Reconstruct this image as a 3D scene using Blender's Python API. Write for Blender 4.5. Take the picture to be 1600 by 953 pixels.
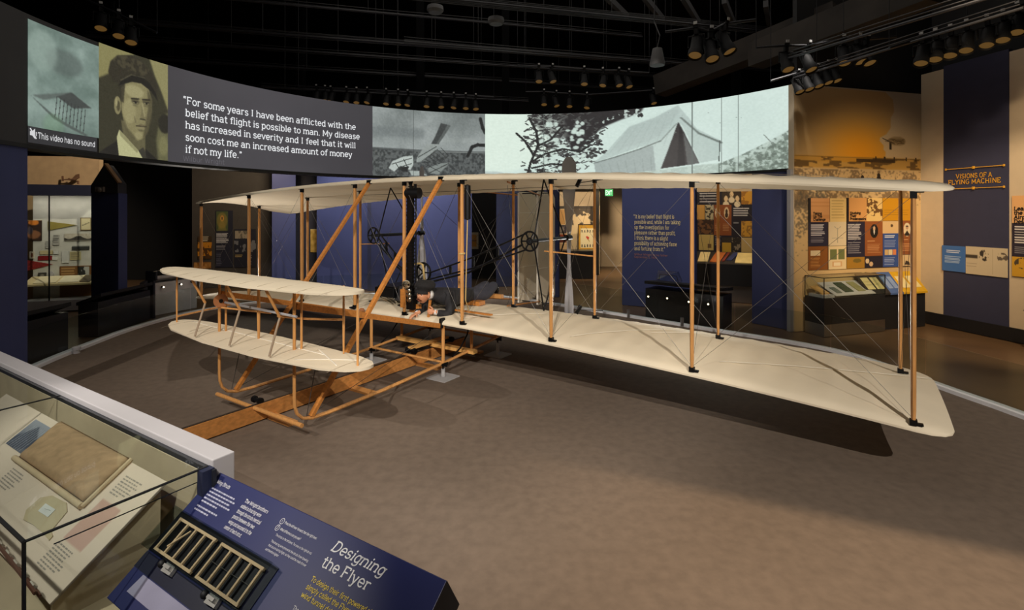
import bpy, bmesh, math, random
import numpy as np
from mathutils import Vector, Matrix
random.seed(7)
RNG = np.random.RandomState(11)
for o in list(bpy.data.objects): bpy.data.objects.remove(o)
SC = bpy.context.scene
COL = SC.collection
PI = math.pi
# ------------------------------------------------------------------ camera, world, exposure
EYE = 2.26; FPX = 802.0; HOR = 330.2
cd = bpy.data.cameras.new('camera'); cam = bpy.data.objects.new('camera', cd); COL.objects.link(cam)
cam.location = (0, 0, EYE); cam.rotation_euler = (PI/2, 0, 0)
cd.sensor_width = 36; cd.lens = 36*FPX/1600; cd.shift_y = -(476.5-HOR)/1600
cd.clip_start = .05; cd.clip_end = 100
SC.camera = cam
vs = SC.view_settings; vs.view_transform = 'Standard'; vs.look = 'None'; vs.gamma = 1; vs.exposure = 0.0
vs.use_curve_mapping = False
SC.cycles.transparent_max_bounces = 48
wd = bpy.data.worlds.new('hall'); SC.world = wd; wd.use_nodes = True
wd.node_tree.nodes['Background'].inputs[0].default_value = (.9, .92, 1, 1)
wd.node_tree.nodes['Background'].inputs[1].default_value = .012

def lin(c):
    return tuple(((x/255)/12.92 if x/255 <= .04045 else ((x/255+.055)/1.055)**2.4) for x in c)
# ------------------------------------------------------------------ positions
YAW = -0.5799; CY, SY = math.cos(YAW), math.sin(YAW)
F0 = Vector((-1.558, 7.323, 0.78))                      # centre of the aeroplane's lower leading edge
FM = Matrix.Translation(F0) @ Matrix.Rotation(YAW, 4, 'Z')
def loc(X, Y, Z=0): return FM @ Vector((X, Y, Z))       # aeroplane axes: X to port, Y aft, Z up
def at(u, v, D): return Vector(((u-800)/FPX*D, D, EYE-(v-HOR)*D/FPX))
def fl(u, v): D = EYE*FPX/(v-HOR); return at(u, v, D)
# ------------------------------------------------------------------ lamps (placed freely, mostly with no modelled fixture)
LAMPS = []; FLAGS = []
def spot(pos, aim, watts, col=(1, .86, .68), size=60, soft=.12, blend=.5):
    LAMPS.append((Vector(pos), Vector(aim), watts*1.4, col, size, soft, blend))
def flag(pos, a, b, away, d=.9, h=.7):
    FLAGS.append((Vector(pos), Vector(a), Vector(b), Vector(away), d, h))
WARM = (1, .84, .66); AMB = (1, .66, .32); NEU = (1, .93, .84)
# added soft area fill from high up, not actual roof fixtures
for x, y, w, s in ((0, 6, 115, 7), (-1, 12, 100, 7), (5, 10, 50, 4)):
    ld = bpy.data.lights.new('fill_light', 'AREA'); ld.size = s; ld.energy = w; ld.color = (1, .92, .82); lo = bpy.data.objects.new('fill_light', ld); COL.objects.link(lo); lo.location = (x, y, 9.3)
# front lamps, above and behind the viewer, added flaps keeping light off the upper wing's top
UP = Vector((0, 0, 1))
P1, P2, P3 = Vector((3.4, -4.2, 6.4)), Vector((-1.0, -3.0, 6.6)), Vector((-5.5, -1.5, 6.6))
spot(P1, loc(4.2, .6, 0), 2050, NEU, 46, .02); flag(P1, loc(-1.5, 0, 2.06), loc(6.0, 0, 1.82), UP)
spot(P2, loc(.5, .3, .4), 1450, NEU, 46, .02); flag(P2, loc(-4, 0, 2.0), loc(5, 0, 2.0), UP)
spot(P3, loc(-1.6, -.6, .4), 900, NEU, 46, .02); flag(P3, loc(-6.0, 0, 1.83), loc(1.5, 0, 2.06), UP)
# lamps over the aeroplane, weak
spot(loc(4.6, 1.2, 6.2), loc(5.2, -1.6, -.8), 40, WARM, 70, .08); spot(loc(0, 1.2, 6.2), loc(.4, -2.0, -.8), 50, WARM, 74, .08); spot(loc(-4.0, 1.6, 6.2), loc(-3.6, -.9, -.8), 50, WARM, 70, .08)
# warm lamp on the open floor in front of the right wing
P4 = Vector((2.4, .3, 7.2)); spot(P4, (2.7, 2.3, 0), 1350, (1, .74, .47), 54, .02, .9); flag(P4, (.9, 4.44, 0), (3.349, 3.357, 0), (-.2, 1, 0), 1.3, 1.0)
# gallery walls: added wash lamps without fixtures, some hidden behind the screen
AMB = (1, .76, .48)
spot((5.0, 4.0, 4.2), (6.9, 10, 1.9), 620, AMB, 46, .15, .9); spot((6.9, 5.4, 5.6), (8.4, 9.6, .5), 620, AMB, 50, .15)
spot((4.6, 5.0, 5.4), (8.7, 8.2, 2.0), 420, AMB, 50, .15)
spot((-4.6, 8.8, 6.9), (-10.3, 12.4, 3.0), 1300, WARM, 36, .1)
spot((-4.6, 12.9, 4.5), (-4.4, 14.8, .7), 330, NEU, 100, .25, .8); spot((-2.2, 13.3, 4.5), (-2.2, 15.0, .7), 330, NEU, 100, .25, .8); spot((.6, 13.5, 4.5), (.6, 15.5, .9), 120, NEU, 90, .2, .8)
spot((2.0, 8.2, 6.0), (3.3, 12.3, 1.6), 420, NEU, 44, .1, .8); spot((-5.8, 12.8, 4.4), (-8.4, 15.3, 1.7), 260, AMB, 80, .2, .8); spot((5.0, 8.4, 6.0), (4.95, 10.3, 1.2), 200, NEU, 40, .1, .8)
spot((5.2, 11.5, 5.5), (5.6, 14.2, 1.6), 560, AMB, 60, .1); spot((2.6, 15.5, 5.0), (2.4, 18.5, 1.4), 420, AMB, 60, .1); spot((4.0, 17, 5.0), (3.6, 20, .5), 600, AMB, 60, .1)
# foreground cases
spot((-4.6, 1.2, 5.6), (-2.6, 2.3, .6), 520, NEU, 40, .05); spot((-1.2, -.8, 5.4), (-.8, 2.1, .7), 170, NEU, 42, .05)
# the small lamps on the reader rails, tilted up at the wings
for p, a in (((2.85, 10.60, .5), loc(3.6, .8, 1.8)), ((3.12, 10.36, .5), loc(2.0, .9, 1.8)), ((3.46, 10.06, .5), loc(4.6, .9, 1.7)), ((3.74, 9.80, .5), loc(5.4, .7, 1.7))): spot(p, a, 75, NEU, 80, .03, .8)
for p, a in (((-7.55, 11.2, .6), loc(-4.5, .8, 1.6)), ((-7.42, 11.6, .6), loc(-2.5, .8, 1.7)), ((-7.3, 11.85, .6), loc(-1.0, .8, 1.8))): spot(p, a, 90, NEU, 80, .03, .8)

# ------------------------------------------------------------------ materials
MATS = {}
def mat(name, col, rough=.6, metal=0, var=.08, scale=6, bump=0, spec=.5, stretch=None, coat=0):
    if name in MATS: return MATS[name]
    m = bpy.data.materials.new(name); m.use_nodes = True; MATS[name] = m
    nt = m.node_tree; b = nt.nodes['Principled BSDF']
    c = lin(col)
    b.inputs['Roughness'].default_value = rough; b.inputs['Metallic'].default_value = metal
    b.inputs['Specular IOR Level'].default_value = spec
    if coat: b.inputs['Coat Weight'].default_value = coat
    tc = nt.nodes.new('ShaderNodeTexCoord'); n = nt.nodes.new('ShaderNodeTexNoise'); n.inputs['Scale'].default_value = scale
    n.inputs['Detail'].default_value = 5
    mp = nt.nodes.new('ShaderNodeMapping'); nt.links.new(tc.outputs['Object'], mp.inputs[0])
    if stretch: mp.inputs['Scale'].default_value = stretch
    nt.links.new(mp.outputs[0], n.inputs['Vector'])
    r = nt.nodes.new('ShaderNodeValToRGB')
    r.color_ramp.elements[0].position = .3; r.color_ramp.elements[1].position = .7
    r.color_ramp.elements[0].color = (*[x*(1-var) for x in c], 1); r.color_ramp.elements[1].color = (*[min(1, x*(1+var)) for x in c], 1)
    nt.links.new(n.outputs['Fac'], r.inputs[0]); nt.links.new(r.outputs[0], b.inputs['Base Color'])
    if bump:
        bp = nt.nodes.new('ShaderNodeBump'); bp.inputs['Strength'].default_value = bump; bp.inputs['Distance'].default_value = .01
        nt.links.new(n.outputs['Fac'], bp.inputs['Height']); nt.links.new(bp.outputs[0], b.inputs['Normal'])
    return m
def emit(name, col, strength=1):
    if name in MATS: return MATS[name]
    m = bpy.data.materials.new(name); m.use_nodes = True; MATS[name] = m
    b = m.node_tree.nodes['Principled BSDF']; b.inputs['Base Color'].default_value = (0.02, .02, .02, 1)
    b.inputs['Emission Color'].default_value = (*lin(col), 1); b.inputs['Emission Strength'].default_value = strength
    return m
def glass(name, alpha=.05, tint=(243, 247, 246), rough=.02):
    if name in MATS: return MATS[name]
    m = bpy.data.materials.new(name); m.use_nodes = True; MATS[name] = m
    nt = m.node_tree; out = nt.nodes['Material Output']; nt.nodes.remove(nt.nodes['Principled BSDF'])
    N = nt.nodes.new; L = nt.links.new
    t = N('ShaderNodeBsdfTransparent'); t.inputs[0].default_value = (*lin(tint), 1)
    g = N('ShaderNodeBsdfGlossy'); g.inputs['Roughness'].default_value = rough
    lw = N('ShaderNodeLayerWeight'); lw.inputs[0].default_value = .5; ge = N('ShaderNodeNewGeometry')
    def mt(op, a, b):
        n = N('ShaderNodeMath'); n.operation = op
        for i, x in enumerate((a, b)):
            if isinstance(x, (int, float)): n.inputs[i].default_value = x
            else: L(x, n.inputs[i])
        return n.outputs[0]
    k = mt('ADD', mt('MULTIPLY', mt('POWER', lw.outputs['Facing'], 4.5), .6), alpha)
    k = mt('MULTIPLY', k, mt('SUBTRACT', 1.0, ge.outputs['Backfacing']))
    mx = N('ShaderNodeMixShader'); L(k, mx.inputs[0]); L(t.outputs[0], mx.inputs[1]); L(g.outputs[0], mx.inputs[2]); L(mx.outputs[0], out.inputs[0])
    return m
def printmat(name, emission=0, rough=.55):
    if name in MATS: return MATS[name]
    m = bpy.data.materials.new(name); m.use_nodes = True; MATS[name] = m
    nt = m.node_tree; b = nt.nodes['Principled BSDF']; a = nt.nodes.new('ShaderNodeAttribute'); a.attribute_name = 'Col'
    b.inputs['Roughness'].default_value = rough
    if emission:
        b.inputs['Base Color'].default_value = (.03, .03, .03, 1)
        nt.links.new(a.outputs['Color'], b.inputs['Emission Color']); b.inputs['Emission Strength'].default_value = emission
    else: nt.links.new(a.outputs['Color'], b.inputs['Base Color'])
    return m
# ------------------------------------------------------------------ mesh builder
class MB:
    def __init__(s): s.v = []; s.f = []
    def add(s, vs, fs):
        n = len(s.v); s.v += [tuple(p) for p in vs]; s.f += [tuple(i+n for i in f) for f in fs]; return s
    def box(s, c, d, rot=None):
        c = Vector(c); P = []
        for x in (-.5, .5):
            for y in (-.5, .5):
                for z in (-.5, .5):
                    p = Vector((x*d[0], y*d[1], z*d[2]))
                    if rot is not None: p = rot @ p
                    P.append(c+p)
        return s.add(P, [(0, 1, 3, 2), (4, 6, 7, 5), (0, 4, 5, 1), (2, 3, 7, 6), (0, 2, 6, 4), (1, 5, 7, 3)])
    def frame(s, a, b, up=None):
        d = (Vector(b)-Vector(a)).normalized(); up = Vector(up) if up else Vector((0, 0, 1))
        if abs(d.dot(up)) > .98: up = Vector((1, 0, 0)) if abs(d.x) < .9 else Vector((0, 1, 0))
        x = d.cross(up).normalized(); y = x.cross(d).normalized(); return d, x, y
    def bar(s, a, b, w, h, up=None):                     # rectangular bar, w along d x up, h along up
        a = Vector(a); b = Vector(b); d, x, y = s.frame(a, b, up)
        P = [p+x*(i*w/2)+y*(j*h/2) for p in (a, b) for i, j in ((-1, -1), (1, -1), (1, 1), (-1, 1))]
        return s.add(P, [(0, 1, 2, 3), (7, 6, 5, 4), (0, 4, 5, 1), (1, 5, 6, 2), (2, 6, 7, 3), (3, 7, 4, 0)])
    def tube(s, pts, r, n=8, caps=True, flat=1.0, up=None):
        pts = [Vector(p) for p in pts]; rs = r if isinstance(r, (list, tuple)) else [r]*len(pts)
        rings = []; x0 = None
        for i, p in enumerate(pts):
            a = pts[max(0, i-1)]; b = pts[min(len(pts)-1, i+1)]
            d, x, y = s.frame(a, b, up)
            if x0 is not None and not up:
                x = (x0-d*x0.dot(d)).normalized(); y = d.cross(x) if False else x.cross(d).normalized()
            x0 = x
            rings.append([p+x*(math.cos(t)*rs[i])+y*(math.sin(t)*rs[i]*flat) for t in [2*PI*k/n for k in range(n)]])
        P = [q for rg in rings for q in rg]; F = []
        for i in range(len(pts)-1):
            for k in range(n):
                k2 = (k+1) % n; F.append((i*n+k, i*n+k2, (i+1)*n+k2, (i+1)*n+k))
        if caps: F.append(tuple(range(n))[::-1]); F.append(tuple((len(pts)-1)*n+k for k in range(n)))
        return s.add(P, F)
    def lathe(s, prof, o, axis=(0, 0, 1), n=20):
        o = Vector(o); ax = Vector(axis).normalized(); d, x, y = s.frame(o, o+ax)
        P = []; F = []
        for r, z in prof:
            for k in range(n):
                t = 2*PI*k/n; P.append(o+ax*z+x*(math.cos(t)*r)+y*(math.sin(t)*r))
        for i in range(len(prof)-1):
            for k in range(n):
                k2 = (k+1) % n; F.append((i*n+k, i*n+k2, (i+1)*n+k2, (i+1)*n+k))
        F.append(tuple(range(n))[::-1]); F.append(tuple((len(prof)-1)*n+k for k in range(n)))
        return s.add(P, F)
    def ring(s, o, axis, R, r, n=24, m=8):
        o = Vector(o); d, x, y = s.frame(o, o+Vector(axis)); P = []; F = []
        for i in range(n):
            t = 2*PI*i/n; rad = x*math.cos(t)+y*math.sin(t)
            for j in range(m):
                q = 2*PI*j/m; P.append(o+rad*(R+r*math.cos(q))+d*(r*math.sin(q)))
        for i in range(n):
            for j in range(m):
                F.append((i*m+j, ((i+1) % n)*m+j, ((i+1) % n)*m+(j+1) % m, i*m+(j+1) % m))
        return s.add(P, F)
    def prism(s, poly, vec):                             # planar 3D outline pushed along vec
        n = len(poly); vec = Vector(vec); P = [Vector(p) for p in poly]; P += [p+vec for p in P]
        F = [tuple(range(n))[::-1], tuple(range(n, 2*n))]+[(i, (i+1) % n, n+(i+1) % n, n+i) for i in range(n)]
        return s.add(P, F)
    def ell(s, c, r, n=14, m=9, rot=None):
        c = Vector(c); P = []; F = []
        for j in range(m+1):
            ph = PI*j/m
            for i in range(n):
                t = 2*PI*i/n; p = Vector((r[0]*math.sin(ph)*math.cos(t), r[1]*math.sin(ph)*math.sin(t), r[2]*math.cos(ph)))
                P.append(c+(rot @ p if rot is not None else p))
        for j in range(m):
            for i in range(n): F.append((j*n+i, (j+1)*n+i, (j+1)*n+(i+1) % n, j*n+(i+1) % n))
        return s.add(P, F)
    def quad(s, a, b, c, d): return s.add([a, b, c, d], [(0, 1, 2, 3)])
    def build(s, name, m, parent=None, smooth=False, fix=True, bev=0):
        me = bpy.data.meshes.new(name); me.from_pydata(s.v, [], s.f); me.update()
        if fix:
            bm = bmesh.new(); bm.from_mesh(me); bmesh.ops.remove_doubles(bm, verts=bm.verts, dist=1e-6)
            bmesh.ops.recalc_face_normals(bm, faces=bm.faces); bm.to_mesh(me); bm.free()
        me.materials.append(m)
        o = bpy.data.objects.new(name, me); COL.objects.link(o)
        if parent: o.parent = parent
        if smooth:
            for p in me.polygons: p.use_smooth = True
            if smooth != 'all':
                md = o.modifiers.new('auto', 'EDGE_SPLIT'); md.split_angle = math.radians(38)
        if bev:
            md = o.modifiers.new('bevel', 'BEVEL'); md.width = bev; md.segments = 2; md.limit_method = 'ANGLE'
        return o
def tag(o, label, cat, group=None, kind=None):
    o['label'] = label; o['category'] = cat
    if group: o['group'] = group
    if kind: o['kind'] = kind
    return o
def struct(o, label=None):
    o['kind'] = 'structure'
    if label: o['label'] = label
    return o
def empty(name, pos=(0, 0, 0), rz=0):
    o = bpy.data.objects.new(name, None); COL.objects.link(o); o.location = pos; o.rotation_euler = (0, 0, rz); o.empty_display_size = .1
    return o
def rel(o):                                              # children built in world coordinates under a moved empty
    return Matrix.Translation(o.location) @ o.rotation_euler.to_matrix().to_4x4()
def keep(child, parent):
    child.parent = parent; child.matrix_parent_inverse = rel(parent).inverted(); return child
def copy_tree(o, parent=None):
    c = o.copy(); COL.objects.link(c)
    if parent: c.parent = parent
    for ch in list(o.children): copy_tree(ch, c)
    return c
# ------------------------------------------------------------------ pictures: colours of a printed or projected image, kept per vertex
def blur(a, n):
    for _ in range(n):
        p = np.pad(a, ((1, 1), (1, 1), (0, 0)), mode='edge')
        a = (p[:-2, 1:-1]+p[2:, 1:-1]+p[1:-1, :-2]+p[1:-1, 2:]+2*p[1:-1, 1:-1])/6
    return a
def noise2(h, w, cell, seed=0):
    r = np.random.RandomState(seed); out = np.zeros((h, w)); amp = 1; tot = 0
    while cell >= 1.5:
        gh, gw = int(h/cell)+3, int(w/cell)+3; g = r.rand(gh, gw)
        y = np.arange(h)/cell; x = np.arange(w)/cell; yi = y.astype(int); xi = x.astype(int)
        fy = (y-yi)[:, None]; fx = (x-xi)[None]; fy = fy*fy*(3-2*fy); fx = fx*fx*(3-2*fx)
        a = g[yi][:, xi]; b = g[yi][:, xi+1]; c = g[yi+1][:, xi]; d = g[yi+1][:, xi+1]
        out += amp*((a*(1-fx)+b*fx)*(1-fy)+(c*(1-fx)+d*fx)*fy); tot += amp; amp *= .55; cell /= 2
    return out/tot
class Pic:
    def __init__(s, w, h, col):
        s.w, s.h = w, h; s.a = np.ones((h, w, 3))*np.array(col, float)
        s.X, s.Y = np.meshgrid((np.arange(w)+.5)/w, (np.arange(h)+.5)/h)   # 0..1, y down
    def mask(s, pts):
        m = np.zeros((s.h, s.w), bool); n = len(pts)
        for i in range(n):
            x1, y1 = pts[i]; x2, y2 = pts[(i+1) % n]
            if y1 == y2: continue
            c = ((s.Y > min(y1, y2)) & (s.Y <= max(y1, y2)))
            xs = x1+(s.Y-y1)*(x2-x1)/(y2-y1); m ^= c & (s.X < xs)
        return m
    def put(s, m, col, soft=0, op=1.0):
        k = m.astype(float)[..., None]
        if soft: k = blur(k, soft)
        s.a = s.a*(1-k*op)+np.array(col, float)*k*op; return s
    def poly(s, pts, col, soft=0, op=1.0): return s.put(s.mask(pts), col, soft, op)
    def ell(s, cx, cy, rx, ry, col, soft=0, op=1.0): return s.put(((s.X-cx)/rx)**2+((s.Y-cy)/ry)**2 < 1, col, soft, op)
    def rect(s, x0, y0, x1, y1, col, soft=0, op=1.0): return s.put((s.X > x0) & (s.X < x1) & (s.Y > y0) & (s.Y < y1), col, soft, op)
    def line(s, x0, y0, x1, y1, wd, col, soft=0, op=1.0):
        asp = s.w/s.h; X, Y = s.X*asp, s.Y; ax, ay, bx, by = x0*asp, y0, x1*asp, y1
        L = max(1e-9, (bx-ax)**2+(by-ay)**2); t = np.clip(((X-ax)*(bx-ax)+(Y-ay)*(by-ay))/L, 0, 1)
        return s.put((X-ax-t*(bx-ax))**2+(Y-ay-t*(by-ay))**2 < (wd/2)**2, col, soft, op)
    def grain(s, amt, cell=6, seed=1, tint=(1, 1, 1)):
        s.a = s.a+(noise2(s.h, s.w, cell, seed)-.5)[..., None]*2*amt*np.array(tint); return s
    def gradv(s, c0, c1, y0=0, y1=1):
        t = np.clip((s.Y-y0)/(y1-y0), 0, 1)[..., None]; s.a = np.array(c0, float)*(1-t)+np.array(c1, float)*t; return s
    def rows(s, x0, y0, x1, y1, n, col, fill=.55, op=.9, seed=3):   # rows of print too small to read
        r = random.Random(seed); dy = (y1-y0)/n
        for i in range(n):
            e = x1-(x1-x0)*r.random()*.25; s.rect(x0, y0+i*dy, e, y0+(i+fill)*dy, col, 0, op)
        return s
def pic_mesh(name, pic, fn, m, parent=None, depth=None):
    """fn(x, y) with x, y in 0..1 (y down) gives the point; depth pushes a rim back for thickness."""
    w, h = pic.w, pic.h
    P = [tuple(fn(i/(w-1), j/(h-1))) for j in range(h) for i in range(w)]
    F = [(j*w+i, (j+1)*w+i, (j+1)*w+i+1, j*w+i+1) for j in range(h-1) for i in range(w-1)]
    c = np.clip(pic.a, 0, 255)/255; c = np.where(c <= .04045, c/12.92, ((c+.055)/1.055)**2.4).reshape(-1, 3)
    if depth is not None:
        rim = [i for i in range(w)]+[j*w+w-1 for j in range(1, h)]+[(h-1)*w+i for i in range(w-2, -1, -1)]+[j*w for j in range(h-2, 0, -1)]
        n0 = len(P); dv = Vector(depth); P += [tuple(Vector(P[i])+dv) for i in rim]; k = len(rim)
        F += [(rim[i], rim[(i+1) % k], n0+(i+1) % k, n0+i) for i in range(k)]; F.append(tuple(n0+i for i in range(k))[::-1])
        c = np.vstack([c, c[rim]*.35])
    me = bpy.data.meshes.new(name); me.from_pydata(P, [], F); me.update()
    at_ = me.color_attributes.new('Col', 'FLOAT_COLOR', 'POINT')
    at_.data.foreach_set('color', np.hstack([c, np.ones((len(c), 1))]).astype(np.float32).ravel())
    me.materials.append(m); o = bpy.data.objects.new(name, me); COL.objects.link(o)
    if parent: o.parent = parent
    return o
def bil(a, b, c, d):                                     # top-left, top-right, bottom-right, bottom-left
    a, b, c, d = map(Vector, (a, b, c, d))
    return lambda x, y: (a*(1-x)+b*x)*(1-y)+(d*(1-x)+c*x)*y
# ------------------------------------------------------------------ slab-serif lettering drawn with strokes
def arc(cx, cy, rx, ry, a0, a1, n=10):
    return [(cx+rx*math.cos(math.radians(a0+(a1-a0)*i/n)), cy+ry*math.sin(math.radians(a0+(a1-a0)*i/n))) for i in range(n+1)]
def _o(cx, cy, rx, ry): return arc(cx, cy, rx, ry, 0, 360, 14)
GL = {
 'a': (4.9, [arc(2.2, 3.5, 1.7, 1.5, 150, 0, 6)+[(3.9, .3), (4.5, .1)], _o(2.1, 1.45, 1.75, 1.45)]),
 'b': (5, [[(.8, 0), (.8, 7)], _o(2.6, 2.5, 1.8, 2.5)]),
 'c': (4.5, [arc(2.4, 2.5, 2, 2.5, 45, 315, 12)]),
 'd': (5, [[(4.1, 7), (4.1, 0)], _o(2.3, 2.5, 1.8, 2.5)]),
 'e': (4.7, [[(.5, 2.6), (4.3, 2.6)]+arc(2.4, 2.6, 1.95, 2.5, 0, 315, 12)]),
 'f': (3.3, [arc(2.9, 5.6, 1.3, 1.4, 50, 180, 6)+[(1.6, 0)], [(.3, 4.9), (3, 4.9)]]),
 'g': (5, [_o(2.3, 2.6, 1.8, 2.4), [(4.1, 5), (4.1, -.7)]+arc(2.3, -.7, 1.8, 1.4, 0, -150, 8)]),
 'h': (5.2, [[(.8, 0), (.8, 7)], arc(2.6, 3.2, 1.8, 1.7, 180, 0, 8)+[(4.4, 0)]]),
 'i': (2.1, [[(1.05, 0), (1.05, 5)], [(1.05, 6.3), (1.05, 7.1)]]),
 'j': (2.4, [[(1.3, 5), (1.3, -1)]+arc(.3, -1, 1, 1, 0, -110, 5)]),
 'k': (5, [[(.8, 0), (.8, 7)], [(4.3, 5), (.9, 2)], [(2, 3), (4.5, 0)]]),
 'l': (2.1, [[(1.05, 0), (1.05, 7)]]),
 'm': (7.8, [[(.8, 0), (.8, 5)], arc(2.35, 3.4, 1.55, 1.5, 180, 0, 7)+[(3.9, 0)], arc(5.45, 3.4, 1.55, 1.5, 180, 0, 7)+[(7, 0)]]),
 'n': (5.2, [[(.8, 0), (.8, 5)], arc(2.6, 3.2, 1.8, 1.7, 180, 0, 8)+[(4.4, 0)]]),
 'o': (4.9, [_o(2.45, 2.5, 2, 2.5)]),
 'p': (5, [[(.8, 5), (.8, -2)], _o(2.6, 2.5, 1.8, 2.5)]),
 'q': (5, [[(4.1, 5), (4.1, -2)], _o(2.3, 2.5, 1.8, 2.5)]),
 'r': (3.8, [[(.9, 0), (.9, 5)], arc(2.6, 3.1, 1.7, 1.8, 180, 55, 6)]),
 's': (4.2, [arc(2.1, 3.7, 1.5, 1.3, 20, 250, 8)+arc(2.1, 1.3, 1.65, 1.3, 80, -160, 8)]),
 't': (3.3, [[(1.5, 6.6), (1.5, 1.2)]+arc(2.6, 1.2, 1.1, 1.2, 180, 310, 5), [(.2, 4.9), (3, 4.9)]]),
 'u': (5.2, [[(.8, 5), (.8, 1.8)]+arc(2.6, 1.8, 1.8, 1.8, 180, 360, 8), [(4.4, 5), (4.4, 0)]]),
 'v': (4.6, [[(.4, 5), (2.3, 0), (4.2, 5)]]),
 'w': (6.8, [[(.4, 5), (1.9, 0), (3.4, 4.6), (4.9, 0), (6.4, 5)]]),
 'x': (4.6, [[(.4, 5), (4.2, 0)], [(4.2, 5), (.4, 0)]]),
 'y': (4.6, [[(.4, 5), (2.35, .2)], [(4.2, 5), (1.7, -2), (.5, -2)]]),
 'z': (4.4, [[(.5, 4.9), (3.9, 4.9), (.5, .1), (3.9, .1)]]),
 'A': (6.4, [[(.6, 0), (3.2, 7), (5.8, 0)], [(1.6, 2.4), (4.8, 2.4)]]),
 'B': (5.8, [[(1, 0), (1, 7)], [(.3, 7), (3, 7)]+arc(3, 5.3, 1.7, 1.7, 90, -90, 6)+[(1, 3.6)], [(3, 3.6)]+arc(3, 1.8, 2.1, 1.8, 90, -90, 6)+[(.3, 0)]]),
 'K': (6.2, [[(1, 0), (1, 7)], [(5.4, 7), (1, 2.8)], [(2.4, 4.2), (5.7, 0)]]),
 'C': (6, [arc(3.2, 3.5, 2.6, 3.5, 45, 315, 12)]),
 'D': (6.4, [[(1, 0), (1, 7)], [(.3, 7), (2.8, 7)]+arc(2.8, 3.5, 2.9, 3.5, 90, -90, 10)+[(.3, 0)]]),
 'E': (5.6, [[(1, 0), (1, 7)], [(.3, 7), (4.9, 7), (4.9, 5.8)], [(1, 3.6), (4, 3.6)], [(.3, 0), (5, 0), (5, 1.2)]]),
 'F': (5.4, [[(1, 0), (1, 7)], [(.3, 7), (4.9, 7), (4.9, 5.8)], [(1, 3.6), (4, 3.6)]]),
 'G': (6.4, [arc(3.2, 3.5, 2.6, 3.5, 45, 330, 12)+[(5.5, 3), (3.8, 3)]]),
 'H': (6.6, [[(1, 0), (1, 7)], [(5.6, 0), (5.6, 7)], [(1, 3.6), (5.6, 3.6)]]),
 'I': (3, [[(1.5, 0), (1.5, 7)]]),
 'L': (5.4, [[(1, 7), (1, 0)], [(.3, 0), (5, 0), (5, 1.4)]]),
 'M': (7.6, [[(1, 0), (1, 7), (3.8, 1.6), (6.6, 7), (6.6, 0)]]),
 'N': (6.8, [[(1, 0), (1, 7), (5.8, 0), (5.8, 7)]]),
 'O': (6.6, [_o(3.3, 3.5, 2.7, 3.5)]),
 'P': (5.6, [[(1, 0), (1, 7)], [(.3, 7), (3.2, 7)]+arc(3.2, 5.2, 1.9, 1.8, 90, -90, 8)+[(1, 3.4)]]),
 'R': (6.2, [[(1, 0), (1, 7)], [(.3, 7), (3.2, 7)]+arc(3.2, 5.3, 1.9, 1.7, 90, -90, 8)+[(1, 3.6)], [(3.2, 3.6), (5.6, 0)]]),
 'S': (5.4, [arc(2.7, 5.2, 1.9, 1.8, 20, 250, 8)+arc(2.7, 1.8, 2.1, 1.8, 80, -160, 8)]),
 'T': (5.8, [[(2.9, 0), (2.9, 7)], [(.4, 5.8), (.4, 7), (5.4, 7), (5.4, 5.8)]]),
 'U': (6.6, [[(1, 7), (1, 2.2)]+arc(3.3, 2.2, 2.3, 2.2, 180, 360, 8)+[(5.6, 7)]]),
 'V': (6.4, [[(.5, 7), (3.2, 0), (5.9, 7)]]),
 'W': (8.8, [[(.4, 7), (2.4, 0), (4.4, 6.4), (6.4, 0), (8.4, 7)]]),
 'X': (6.2, [[(.6, 7), (5.6, 0)], [(5.6, 7), (.6, 0)]]),
 'Y': (6, [[(.5, 7), (3, 3.4), (5.5, 7)], [(3, 3.4), (3, 0)]]),
 '1': (3.4, [[(.6, 5.8), (1.8, 7), (1.8, 0)]]),
 '2': (5, [arc(2.5, 5.2, 1.8, 1.8, 160, -20, 8)+[(.7, 0), (4.4, 0)]]),
 '3': (5, [arc(2.4, 5.3, 1.7, 1.7, 150, -80, 8), arc(2.4, 1.9, 1.9, 1.9, 90, -150, 8)]),
 '9': (5, [_o(2.5, 5, 1.8, 2), arc(2.5, 4.2, 1.8, 4.2, 10, -100, 8)]),
 '0': (5, [_o(2.5, 3.5, 1.9, 3.5)]),
 '.': (2, [[(1, 0), (1, .7)]]), ',': (2, [[(1.1, .7), (.6, -1)]]), "'": (1.6, [[(.8, 7), (.7, 5.4)]]),
 '\u201c': (3.4, [[(1.2, 5.3), (.8, 6.2), (1.3, 7.2)], [(2.5, 5.3), (2.1, 6.2), (2.6, 7.2)]]),
 '\u201d': (3.4, [[(.8, 7.2), (1.2, 6.3), (.7, 5.4)], [(2.1, 7.2), (2.5, 6.3), (2, 5.4)]]),
 '(': (2.4, [arc(2.6, 3, 1.8, 4.4, 120, 240, 6)]), ')': (2.4, [arc(-.2, 3, 1.8, 4.4, 60, -60, 6)]), '?': (4.6, [arc(2.3, 5.3, 1.6, 1.7, 160, -40, 8)+[(2.3, 3), (2.3, 2)], [(2.3, 0), (2.3, .7)]]),
 '-': (3.4, [[(.5, 2.6), (2.9, 2.6)]]),
}
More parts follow.
